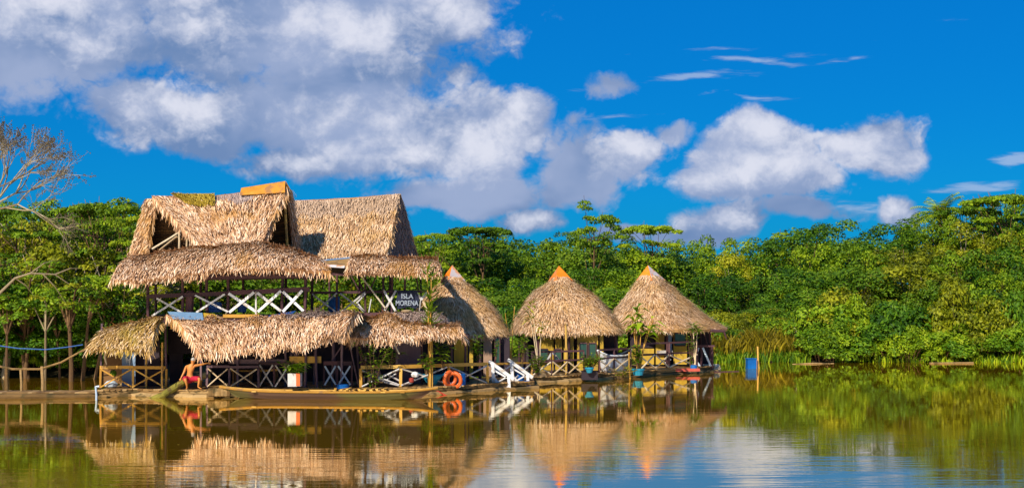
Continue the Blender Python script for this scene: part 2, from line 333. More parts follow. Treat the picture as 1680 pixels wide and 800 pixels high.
# ------------------------------------------------------------------ water and ground
mb = MB(); mb.add([(-3000, -300, 0), (3000, -300, 0), (3000, 3000, 0), (-3000, 3000, 0)], [(0, 1, 2, 3)], .5)
tag(mb.build('river_water', M['water']), kind='structure')
BANK = [(-300, 80), (-40, 86), (-21, 88), (-15, 91), (-5, 99), (8, 104), (20, 107), (30, 107.5), (60, 106), (300, 90)]
def ground_z(x, y):
    d = y - interp(BANK, x)
    z = -1.5 + 1.5 * max(0, min(1, (d + 6) / 6)) if d < 0 else min(d * .25, .45) + min(d, 200) * .012
    return z + (.12 * mnoise.noise(Vector((x * .2, y * .2, 0))) if d > 0 else 0)
mb = MB(); xs = [-900, -400, -200, -120] + [-80 + 2.5 * i for i in range(65)] + [120, 200, 400, 900]; ys = [55, 62] + [68 + 1.5 * i for i in range(50)] + [150, 165, 190, 230, 300, 500, 900, 2500]
vs = [(x, y, ground_z(x, y)) for y in ys for x in xs]; n = len(xs)
mb.add(vs, [(j * n + i, j * n + i + 1, (j + 1) * n + i + 1, (j + 1) * n + i) for j in range(len(ys) - 1) for i in range(n - 1)], .5)
tag(mb.build('ground', M['ground'], smooth=True), kind='structure')

# ------------------------------------------------------------------ foliage generators
def leaves(rng, cen, nor, size, width, tone):
    """rhombic leaves: arrays of centres and normals -> verts, quads"""
    n = len(cen)
    nor = nor / np.linalg.norm(nor, axis=1, keepdims=True)
    r = rng.normal(size=(n, 3)); r[:, 2] -= .5
    a = np.cross(nor, r); a /= np.linalg.norm(a, axis=1, keepdims=True) + 1e-9; b2 = np.cross(nor, a)
    L_ = size * rng.uniform(.6, 1.3, (n, 1)); W_ = width * rng.uniform(.6, 1.3, (n, 1))
    V = np.stack([cen - a * L_ / 2, cen + b2 * W_ / 2 - nor * W_ * .15, cen + a * L_ / 2 - np.array([0, 0, 1]) * L_ * .1, cen - b2 * W_ / 2 - nor * W_ * .15], 1).reshape(-1, 3)
    Q = np.arange(4 * n).reshape(n, 4)
    return V, Q, np.repeat(tone, 4)
def clump_leaves(mb, rng, c, r, n, size, width, flat=.75, upb=.35):
    d = rng.normal(size=(n, 3)); d /= np.linalg.norm(d, axis=1, keepdims=True)
    d[:, 2] = np.where(d[:, 2] < -.35, -d[:, 2], d[:, 2])
    rad = r * (.55 + .5 * rng.random((n, 1)) ** .6)
    cen = np.array(c) + d * rad * np.array([1, 1, flat])
    nor = d + rng.normal(size=(n, 3)) * .45 + np.array([0, 0, upb])
    base = rng.random() * .35 + .1
    tone = np.clip(base + rng.random(n) * .5, 0, 1)
    mb.addnp(*leaves(rng, cen, nor, size, width, tone))
def gen_tree(seed, H=12, Rc=3.6, low=.35, nclump=34, nleaf=210, cr=(.22, .34), leaf=(.30, .17), flat=.9, trunk_r=.22, limbs=9, lean=.4, leafmat_=None, bark=None, shape='round', extra_twigs=0):
    rng = np.random.default_rng(seed); rr = random.Random(seed)
    tm, lm = MB(), MB()
    zc = H * (1 + low) / 2; hz = H * (1 - low) / 2
    cl = []
    while len(cl) < nclump:
        d = rng.normal(size=3); d /= np.linalg.norm(d)
        k = .45 + .5 * rng.random() ** .5
        if shape == 'umbrella':
            a = rng.random() * 6.283; q = rng.random() ** .55
            lvl = rr.choice([.93, .93, .80, .66])
            p = np.array([math.cos(a) * q * Rc, math.sin(a) * q * Rc, H * lvl - q * q * H * .05])
        else:
            p = np.array([d[0] * Rc * k, d[1] * Rc * k, zc + d[2] * hz * k])
        r_ = Rc * rr.uniform(*cr)
        cl.append((p, r_))
    for p, r_ in cl: clump_leaves(lm, rng, p, r_, int(nleaf * (r_ / (Rc * .28)) ** 1.5), leaf[0], leaf[1], flat)
    th = H * (low + .12)
    ln = Vector((rr.uniform(-lean, lean), rr.uniform(-lean, lean), 0))
    base = [Vector((0, 0, -.4)), Vector((0, 0, 0)) + ln * .1, Vector((0, 0, th * .5)) + ln * .8, Vector((0, 0, th)) + ln * 1.2, Vector((0, 0, H * .8)) + ln]
    tm.tube(base, [trunk_r * 1.5, trunk_r * 1.15, trunk_r * .85, trunk_r * .65, trunk_r * .15], 8, rr.random(), wob=.15)
    for p, r_ in rr.sample(cl, min(limbs + extra_twigs, len(cl))):
        z0 = rr.uniform(.55, 1.15) * th
        s = Vector((0, 0, z0)) + ln * (z0 / th); e = Vector(p)
        m1 = s.lerp(e, .4) + Vector((rr.uniform(-.4, .4), rr.uniform(-.4, .4), rr.uniform(-.5, .3)))
        tm.tube([s, m1, e, e + (e - m1).normalized() * r_ * .9], [trunk_r * .42, trunk_r * .28, trunk_r * .16, .02], 5, rr.random(), wob=.2)
    return tm, lm
PROTO = {}
def proto(key, name, leafm, bark, **kw):
    tm, lm = gen_tree(leafmat_=None, **kw)
    r = bpy.data.objects.new(name, None); C.objects.link(r)
    t = tm.build('trunk', M[bark], r, True); c = lm.build('crown', L[leafm], r)
    PROTO[key] = dict(root=r, used=False, H=kw.get('H', 12), R=kw.get('Rc', 3.6))
def place(key, x, y, top_z, rad, label, cat='tree', group=None, rz=None, base_z=None):
    zz = ground_z(x, y) if base_z is None else base_z
    if key + '2' in PROTO and (top_z - zz) < 10.5: key += '2'
    p = PROTO[key]; o = p['root'] if not p['used'] else copy_tree(p['root']); p['used'] = True
    z = ground_z(x, y) if base_z is None else base_z
    o.location = (x, y, z); o.scale = (rad / p['R'], rad / p['R'], (top_z - z) / p['H'])
    o.rotation_euler = (0, 0, R.uniform(0, 6.28) if rz is None else rz)
    tag(o, label, cat, group); return o
proto('a', 'broadleaf_tree', 'mid', 'bark', seed=1)
proto('b', 'broadleaf_tree', 'dark', 'bark', seed=2, nclump=40, cr=(.18, .3))
proto('c', 'broadleaf_tree', 'olive', 'pale_bark', seed=3, nclump=30, cr=(.2, .34), flat=.85)
proto('d', 'broadleaf_tree', 'mid', 'bark', seed=4, nclump=56, nleaf=150, cr=(.14, .24), flat=.85, leaf=(.26, .15))
proto('e', 'broadleaf_tree', 'dark', 'bark', seed=5, nclump=28, nleaf=240, cr=(.26, .38))
proto('f', 'broadleaf_tree', 'bright', 'bark', seed=6, nclump=36, nleaf=190, cr=(.18, .3), flat=.85)
proto('u', 'umbrella_tree', 'mid', 'bark', seed=8, shape='umbrella', low=.6, nclump=44, nleaf=210, cr=(.16, .26), flat=.38, limbs=16, trunk_r=.12)
proto('v', 'umbrella_tree', 'mid', 'bark', seed=18, shape='umbrella', low=.6, nclump=34, nleaf=190, cr=(.16, .26), flat=.35, limbs=14, trunk_r=.11)
proto('w', 'broadleaf_tree', 'mid', 'bark', seed=9, low=.5, nclump=42, nleaf=150, cr=(.15, .24), flat=.4, limbs=16, trunk_r=.12)
proto('p', 'pale_limbed_tree', 'olive', 'pale_bark', seed=10, low=.42, nclump=44, nleaf=95, cr=(.13, .24), flat=.5, limbs=26, extra_twigs=14, trunk_r=.2, leaf=(.26, .15), lean=1.0)
proto('q', 'pale_limbed_tree', 'mid', 'bark', seed=11, low=.42, nclump=40, nleaf=110, cr=(.14, .25), flat=.5, limbs=20, extra_twigs=10, trunk_r=.2, leaf=(.26, .15), lean=1.2)
for k_, nm_, lm_, bk_, sd_ in (('a', 'broadleaf_tree', 'mid', 'bark', 31), ('b', 'broadleaf_tree', 'dark', 'bark', 32), ('c', 'broadleaf_tree', 'olive', 'pale_bark', 33), ('d', 'broadleaf_tree', 'mid', 'bark', 34), ('e', 'broadleaf_tree', 'dark', 'bark', 35), ('f', 'broadleaf_tree', 'bright', 'bark', 36)):
    proto(k_ + '2', nm_, lm_, bk_, seed=sd_, H=7.0, Rc=3.4, low=.12, nclump=38 + 3 * (sd_ % 3), nleaf=190, cr=(.17, .3), flat=.95, trunk_r=.16, leaf=(.26, .15))
# bush: clumps from the ground up
def proto_bush(key, leafm, seed, n=18, leaf=(.22, .12), nleaf=300):
    rng = np.random.default_rng(seed); lm = MB(); tm = MB()
    for i in range(n):
        a = rng.random() * 6.28; q = rng.random() ** .6 * 1.9; z = (1 - (q / 2.2) ** 2) * 2.3 * rng.uniform(.35, 1)
        c = (math.cos(a) * q, math.sin(a) * q, z)
        clump_leaves(lm, rng, c, rng.uniform(.55, .95), nleaf, leaf[0], leaf[1], .8)
        tm.tube([(c[0] * .3, c[1] * .3, -.4), (c[0] * .6, c[1] * .6, z * .5), c], [.05, .04, .015], 5)
    r = bpy.data.objects.new('bush', None); C.objects.link(r)
    tm.build('stems', M['bark'], r); lm.build('foliage', L[leafm], r)
    PROTO[key] = dict(root=r, used=False, H=3.0, R=2.6)
proto_bush('ba', 'mid', 21); proto_bush('bb', 'dark', 22, leaf=(.26, .14)); proto_bush('bc', 'olive', 23, n=16); proto_bush('bd', 'bright', 24, n=17, leaf=(.25, .13))

SKY = [(-60, 335), (0, 332), (100, 330), (170, 322), (230, 338), (300, 345), (480, 350), (650, 378), (690, 384), (730, 378), (830, 378), (900, 384), (960, 374), (1020, 374), (1100, 394), (1150, 394), (1200, 390),
       (1250, 380), (1320, 364), (1380, 364), (1430, 374), (1480, 378), (1530, 350), (1600, 338), (1680, 320), (1760, 310)]
PLACES = [(-99, 'at the photo\'s left edge'), (45, 'left of the big thatched house'), (110, 'near the blue rope'), (170, 'just left of the big roof'), (240, 'behind the big house\'s left end'), (330, 'behind the middle of the big house'),
          (430, 'behind the gap between tall roofs'), (520, 'behind the back building'), (600, 'behind the hanging sign'), (662, 'just right of the tall back roof'), (740, 'above the left hut\'s tip'), (800, 'between left and middle huts'),
          (880, 'behind the middle hut\'s tip'), (955, 'between middle and right huts'), (1025, 'behind the right hut\'s tip'), (1105, 'above the right hut\'s right slope'), (1170, 'right of the right hut'),
          (1225, 'above the blue drum'), (1290, 'above the golden reeds'), (1350, 'just right of the reeds'), (1410, 'above the dark hollow'), (1470, 'left of the skyline palm'), (1530, 'under the skyline palm'),
          (1590, 'above the plank on the far bank'), (1640, 'at the photo\'s right edge')]
def where(px):
    s = PLACES[0][1]
    for x, t in PLACES:
        if px >= x: s = t
    return s
ROWN = {0: 'on the skyline', 1: 'high in the forest', 2: 'halfway up the forest', 3: 'low in the forest', 4: 'down by the water'}
KN = {'a': 'rounded green', 'b': 'dense dark green', 'c': 'olive yellow', 'd': 'fine leaved green', 'e': 'heavy dark crowned', 'f': 'bright green', 'w': 'thin airy', 'q': 'green spreading', 'p': 'olive spreading'}
USED = {}
def autolabel(kind, noun, rank, px):
    l = f"{KN[kind]} {noun} {ROWN[rank]} {where(px)}"
    USED[l] = USED.get(l, 0) + 1
    return l
FOREST = []
def row(px0, px1, step, D, off, rank, keys, rad, jit=10):
    px = px0
    while px < px1:
        p = px + R.uniform(-.25, .25) * step; Dd = D + R.uniform(-3, 3)
        ty = interp(SKY, p) + off + R.uniform(-jit, jit * .8) * (1.8 if rank else 1)
        x = (p - 840) / F * Dd; tz = HC + (HY - ty) / F * Dd
        k = R.choice(keys)
        FOREST.append((k, x, Dd, tz, rad * R.uniform(.7, 1.3), rank, p)); px += step
row(660, 1330, 58, 172, 4, 0, 'abdew', 4.3, 9)
row(670, 1330, 60, 156, 34, 1, 'abdecf', 4.2)
row(660, 1330, 62, 142, 72, 2, 'abdecf', 4.0)
row(650, 1330, 66, 129, 112, 3, 'abcecf', 3.8)
row(640, 1180, 76, 117, 150, 4, 'bdeb', 3.4)
row(1330, 1730, 54, 152, 6, 0, 'abdce', 4.0, 8)
row(1340, 1730, 56, 140, 38, 1, 'acdcf', 3.9)
row(1330, 1730, 60, 129, 78, 2, 'abdecf', 3.7)
row(1335, 1730, 62, 121, 118, 3, 'bacdef', 3.4)
row(1350, 1730, 62, 114, 156, 4, 'baef', 3.0)
row(1200, 1335, 50, 121, 138, 4, 'ccf', 2.3)
row(240, 660, 62, 118, 30, 1, 'acf', 4.2)
row(230, 660, 56, 106, 80, 3, 'cff', 3.5)
row(-30, 240, 46, 104, 8, 0, 'pqa', 3.6, 10)
row(-40, 240, 44, 96, 38, 1, 'pqcp', 3.3)
row(-40, 235, 40, 89, 76, 2, 'pqcp', 3.0)
labs = [autolabel(k, 'tree', rk, p) for (k, x, D, tz, rad, rk, p) in FOREST]
for (k, x, D, tz, rad, rk, p), l in zip(FOREST, labs):
    place(k, x, D, tz, rad, l, 'tree', f"{KN[k]} trees of the rainforest")
# named skyline trees
def sky_tree(k, px, ty, D, rad, label, rz=None):
    x = (px - 840) / F * D; place(k, x, D, HC + (HY - ty) / F * D, rad, label, 'tree', rz=rz)
sky_tree('w', 975, 320, 150, 3.0, 'tall airy tree standing well above the forest between the middle and right huts')
sky_tree('u', 1065, 360, 150, 3.2, 'flat umbrella shaped tree on the skyline above the right hut tip')
sky_tree('u', 785, 363, 150, 4.0, 'wide flat topped tree on the skyline right of the tall back roof', 1.0)
sky_tree('v', 715, 374, 146, 2.4, 'small flat topped tree close to the tall back roof')
sky_tree('u', 1652, 308, 146, 4.4, 'wide flat topped tree on the skyline at the right edge', 2.0)
sky_tree('d', 1518, 362, 147, 3.0, 'round green tree hugging the trunk of the skyline palm')
sky_tree('a', 1562, 357, 147, 2.8, 'leafy green tree close right of the skyline palm')
sky_tree('v', 1590, 326, 146, 3.0, 'layered flat topped tree between the palm and the right edge', 3)
sky_tree('v', 30, 328, 92, 2.8, 'flat topped tree below the bare tree at the left edge', 3)
sky_tree('u', 165, 320, 92, 3.0, 'flat topped tree reaching the sky just left of the big thatched roof', 2)
sky_tree('v', 218, 342, 90, 1.6, 'small layered tree touching the left edge of the big thatched roof', 1)
# riverside bushes
def bushrow(px0, px1, step, D, hz, rad, keys, nm, rank_txt, D2=None):
    px = px0
    while px < px1:
        p = px + R.uniform(-.3, .3) * step; t = (px - px0) / (px1 - px0); Dd = lerp(D, D2 or D, t) + R.uniform(-1, 1)
        k = R.choice(keys); x = (p - 840) / F * Dd
        kn = {'ba': 'green', 'bb': 'dark green', 'bc': 'olive', 'bd': 'bright green'}[k]
        place(k, x, Dd, ground_z(x, Dd) + hz * R.uniform(.75, 1.2), rad * R.uniform(.8, 1.2), f"{kn} {nm} {rank_txt} {where(p)}", 'bush', f"{kn} bushes {rank_txt}"); px += step
bushrow(1345, 1720, 34, 108.3, 3.0, 2.6, ['ba', 'bb', 'bd', 'ba'], 'drooping bush', 'at the bank foot')
bushrow(1345, 1720, 36, 110.6, 5.4, 2.9, ['ba', 'bb', 'bb', 'bc'], 'leafy bush', 'higher on the bank')
bushrow(1180, 1350, 38, 117, 3.2, 2.3, ['bc', 'bc', 'bd', 'ba'], 'bush', 'behind the reeds')
bushrow(640, 1180, 52, 108, 4.2, 2.8, ['bb', 'ba', 'bd'], 'bush', 'seen between the posts', 112)
bushrow(250, 660, 46, 97, 5.2, 2.6, ['bd', 'bc', 'bd'], 'bush', 'seen through the upstairs', 99)
bushrow(-20, 230, 26, 91, 5.4, 2.4, ['bb', 'bb', 'ba', 'bc'], 'shaded bush', 'behind the left trunks')
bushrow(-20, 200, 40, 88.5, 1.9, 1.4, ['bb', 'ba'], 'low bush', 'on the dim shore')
# far wood and undergrowth: uncountable masses
def mass(name, leafm, spots, n, size, width, seed):
    rng = np.random.default_rng(seed); mb = MB()
    for (x, y, z, r_) in spots: clump_leaves(mb, rng, (x, y, z), r_, n, size, width, .8)
    return tag(mb.build(name, L[leafm]), {'far_woods': 'distant rainforest mass closing the gaps behind the named trees', 'shore_foliage': 'dark leaves hanging between the trunks on the left shore', 'undergrowth': 'tangled undergrowth along the foot of the forest'}[name], 'undergrowth' if name == 'undergrowth' else 'woods', kind='stuff')
sp = []
for i in range(560):
    p = R.uniform(-900, 2300); D = R.uniform(178, 195) if p > 240 or p < -80 else R.uniform(112, 120)
    tz = HC + (HY - interp(SKY, p) - 22) / F * D
    sp.append(((p - 840) / F * D, D, R.uniform(.15, 1) * tz - 1, R.uniform(2.0, 3.4) if p > 240 else R.uniform(1.5, 2.2)))
for i in range(260):   # the bank beyond the picture's edges
    p = R.choice([R.uniform(-520, -70), R.uniform(1750, 2250)]); D = R.uniform(100, 118) if p < 0 else R.uniform(110, 128)
    sp.append(((p - 840) / F * D, D, R.uniform(.3, 10.5), R.uniform(1.4, 2.4)))
mass('far_woods', 'dark', sp, 330, .5, .3, 40)
sp = []
for i in range(170):
    p = R.uniform(-70, 235); D = R.uniform(84.5, 88); sp.append(((p - 840) / F * D, D, R.uniform(1.3, 5.4), R.uniform(.45, .8)))
mass('shore_foliage', 'dark', sp, 150, .22, .12, 43)
sp = []
for i in range(420):
    p = R.uniform(640, 1740); x0 = (p - 840) / F * 112; D = interp(BANK, x0) + R.uniform(2, 24)
    if 1175 < p < 1345: D = interp(BANK, x0) + R.uniform(12, 28)
    x = (p - 840) / F * D
    sp.append((x, D, ground_z(x, D) + R.uniform(.1, 1.3), R.uniform(.7, 1.3)))
for i in range(120):
    p = R.uniform(-60, 640); x0 = (p - 840) / F * 95; D = max(interp(BANK, x0) + 6, 86) + R.uniform(0, 16); x = (p - 840) / F * D
    sp.append((x, D, ground_z(x, D) + R.uniform(.1, 1.5), R.uniform(.7, 1.3)))
for i in range(260):
    p = R.uniform(-70, 250); D = R.uniform(88.5, 95); x = (p - 840) / F * D
    sp.append((x, D, ground_z(x, D) + R.uniform(.0, 4.6), R.uniform(.5, .9)))
mass('undergrowth', 'mid', sp, 210, .25, .14, 41)
# reeds and grass on the low bank
def blades(name, leafm, n, px0, px1, d0, d1, h0, h1, seed, label):
    rr = random.Random(seed); mb = MB()
    for i in range(n):
        p = rr.uniform(px0, px1); x = (p - 840) / F * 110; dd = rr.uniform(d0, d1) ; D = interp(BANK, x) + dd; x = (p - 840) / F * D
        z = max(ground_z(x, D), -.1); h = rr.uniform(h0, h1) * (1 + .5 * mnoise.noise(Vector((x * .5, D * .4, 3)))); a = rr.uniform(0, 3.14); w = rr.uniform(.04, .09)
        c, s = math.cos(a) * w, math.sin(a) * w; lx, ly = rr.uniform(-.5, .5) * h, rr.uniform(-.5, .3) * h
        mb.add([(x - c, D - s, z), (x + c, D + s, z), (x + c * .7 + lx * .4, D + s * .7 + ly * .4, z + h * .65), (x - c * .7 + lx * .4, D - s * .7 + ly * .4, z + h * .65), (x + lx, D + ly, z + h)], [(0, 1, 2, 3), (3, 2, 4)])
    tag(mb.build(name, L[leafm]), label, 'grass', kind='stuff')
blades('grass', 'bright', 9000, 1150, 1330, -.3, 12, .3, .8, 50, 'bright green grass on the low bank right of the huts')
blades('reeds', 'gold', 7000, 1160, 1365, .5, 16, .6, 1.7, 51, 'golden dry reeds along the low bank')
blades('shore_grass', 'mid', 1200, 1370, 1720, -.6, 1, .2, .6, 52, 'olive grass hanging at the edge of the right bank')
# palm on the right skyline
def palm(name, px, ty, D, label, nf=26, fl=3.3, leafm='mid'):
    x = (px - 840) / F * D; z0 = ground_z(x, D); top = HC + (HY - ty) / F * D - fl * .45
    r = thing(name, label, 'palm', (x, D, z0)); t = MB()
    t.tube([(x, D, z0 - .4), (x + .2, D, (z0 + top) / 2), (x + .1, D, top)], [.28, .2, .16], 8, .5, wob=.1); t.build('trunk', M['bark'], r)
    mb = MB(); rr = random.Random(px)
    for i in range(nf):
        a = 6.283 * i / nf * 1.618 * 3; el = rr.uniform(.1, 1.25); pts = []; p = Vector((x + .1, D, top)); d = Vector((math.cos(a) * math.cos(el), math.sin(a) * math.cos(el), math.sin(el)))
        for k in range(9):
            pts.append(p.copy()); p = p + d * fl / 8; d = (d + Vector((0, 0, -.17))).normalized()
        mb.tube(pts, [.04 - .004 * k for k in range(9)], 4, .8)
        for k in range(1, 9):
            for q in (0, .5):
                b0 = pts[k - 1].lerp(pts[k], q); dd = (pts[k] - pts[k - 1]).normalized(); s = dd.cross(Vector((0, 0, 1))).normalized()
                for sg in (-1, 1):
                    e = b0 + s * sg * fl * .24 * math.sin(3.0 * (k + q) / 9.5 + .3) + dd * .25 + Vector((0, 0, -.22)); w = dd * .06
                    mb.add([b0 - w, b0 + w, e + w * .3, e - w * .3], [(0, 1, 2, 3)])
    mb.build('crown', L[leafm], r); return r
palm('palm_tree', 1540, 331, 149, 'tall palm with arching fronds on the right skyline')
palm('palm_tree', 30, 470, 90, 'shaggy palm among the trees at the left edge', 26, 2.2, 'mid')
# bare tree top left
def branchy(mb, bmb, p, d, l, r, depth, rr):
    n = 3; pts = [p]; dd = d
    for i in range(n):
        dd = (dd + Vector((rr.uniform(-.22, .22), rr.uniform(-.22, .22), rr.uniform(-.12, .2)))).normalized(); pts.append(pts[-1] + dd * l / n)
    mb.tube(pts, [r * (1 - .3 * i / n) for i in range(n + 1)], 5, rr.random(), False)
    if depth == 0:
        for q in pts[1:]:
            for _ in range(2):
                o = q + Vector((rr.uniform(-.12, .12), rr.uniform(-.12, .12), rr.uniform(-.1, .12))); s = rr.uniform(.02, .05)
                bmb.add([o + Vector((-s, 0, 0)), o + Vector((0, s, -s)), o + Vector((s, 0, 0)), o + Vector((0, -s, s))], [(0, 1, 2, 3)])
        return
    for i in range(3 if depth > 2 else rr.choice([3, 3, 4])):
        a = rr.uniform(0, 6.28); sp = rr.uniform(.35, .75); o = dd.orthogonal().normalized(); o.rotate(Matrix.Rotation(a, 3, dd))
        branchy(mb, bmb, pts[rr.choice([2, 3, 3])], (dd + o * sp + Vector((0, 0, .05))).normalized(), l * rr.uniform(.62, .8), r * .58, depth - 1, rr)
rr = random.Random(5); D = 84; base = P(-70, 520, D)
bt = thing('bare_tree', 'nearly leafless tree with fine twigs against the sky at top left', 'tree', (base.x, D, ground_z(base.x, D))); t, bm_ = MB(), MB()
t.tube([Vector((base.x - .4, D, 0)), base, P(-60, 400, D), P(-30, 345, D)], [.35, .28, .24, .2], 9, .5)
for tgt, l, dep in ((P(50, 290, D), 2.5, 4), (P(25, 255, D - 1), 2.1, 4), (P(100, 300, D + 1), 2.5, 4), (P(-10, 240, D), 2.0, 4), (P(120, 288, D + .5), 2.6, 4)):
    s = P(-38, 352, D); d = (tgt - s).normalized()
    branchy(t, bm_, s, d, l, .075, dep, rr)
t.build('trunk', M['pale_bark'], bt); bm_.build('crown', L['red'], bt)
# trunks on the left shore
def slim(px, top, D, rad, label, lean=0, r=.14, key='mid', trunkm='bark', crown=True):
    x = (px - 840) / F * D; z0 = ground_z(x, D); tz = HC + (HY - top) / F * D
    o = thing('slender_tree', label, 'tree', (x, D, z0), 'slender trees on the left shore'); t = MB(); rr = random.Random(px)
    X = lean / F * D
    t.tube([(x, D, z0 - .5), (x + X * .3 + .05, D, lerp(z0, tz, .35)), (x + X * .7, D, lerp(z0, tz, .7)), (x + X, D, tz)], [r * 1.1, r * .8, r * .62, r * .35], 8, rr.random(), wob=.12)
    rng = np.random.default_rng(px + 500); lm = MB()
    for i in range(9 if crown else 4):
        c = Vector((x + X + rr.uniform(-1, 1) * rad, D + rr.uniform(-.6, .8) * rad, tz + rr.uniform(-.5, .6) * rad))
        t.tube([(x + X * .7, D, lerp(z0, tz, .7)), Vector((x + X, D, tz)).lerp(c, .5), c], [r * .5, r * .3, .02], 5)
        clump_leaves(lm, rng, c, rr.uniform(.5, .8), 110, .24, .13, .6)
    t.build('trunk', M[trunkm], o); lm.build('crown', L[key], o)
slim(117, 490, 83, 1.6, 'slender tree with a straight brown trunk beside the blue rope', -4, .17)
slim(132, 480, 84, 1.5, 'slender brown trunk leaning right of the straightest trunk', 18, .13)
slim(72, 500, 84, 1.4, 'slender pale trunk left of the two brown trunks', 4, .1, trunkm='pale_bark')
slim(98, 520, 85, 1.3, 'thin trunk between the pale and brown trunks', -6, .08, 'dark')
slim(40, 500, 86, 1.5, 'slender trunk in the dim wood at far left', 10, .12, 'dark')
slim(150, 500, 85, 1.4, 'slender trunk leaning towards the thatched house', 34, .1)
slim(172, 500, 88, 1.4, 'slender trunk close behind the left porch', 20, .12, 'olive')
slim(200, 490, 89, 1.4, 'stout brown trunk leaning right above the porch roof', 30, .18, 'olive')
slim(8, 510, 84, 1.4, 'dark slender trunk at the photo edge', 5, .12, 'dark')
lt = thing('leaning_tree', 'pale curved limb arching in from the left edge over dark foliage', 'tree', P(-60, 640, 80)); t = MB()
t.tube([P(-60, 640, 80), P(-45, 540, 80), P(0, 480, 80), P(25, 456, 80), P(50, 448, 80), P(90, 450, 80.5), P(120, 470, 81)], [.15, .12, .08, .065, .05, .035, .015], 7, .5)
for a, b2 in (((25, 456), (60, 490)), ((50, 448), (95, 425)), ((70, 449), (110, 500)), ((90, 450), (140, 440))): t.tube([P(*a, 80), P((a[0] + b2[0]) / 2, (a[1] + b2[1]) / 2 - 5, 80.3), P(*b2, 81)], [.04, .025, .01], 5, .5)
t.build('trunk', M['pale_bark'], lt)
rng = np.random.default_rng(77); lm = MB()
for q in ((60, 490), (95, 425), (110, 500), (140, 440), (120, 470), (80, 470)): clump_leaves(lm, rng, P(*q, 81), .45, 60, .22, .12, .5)
lm.build('crown', L['olive'], lt)
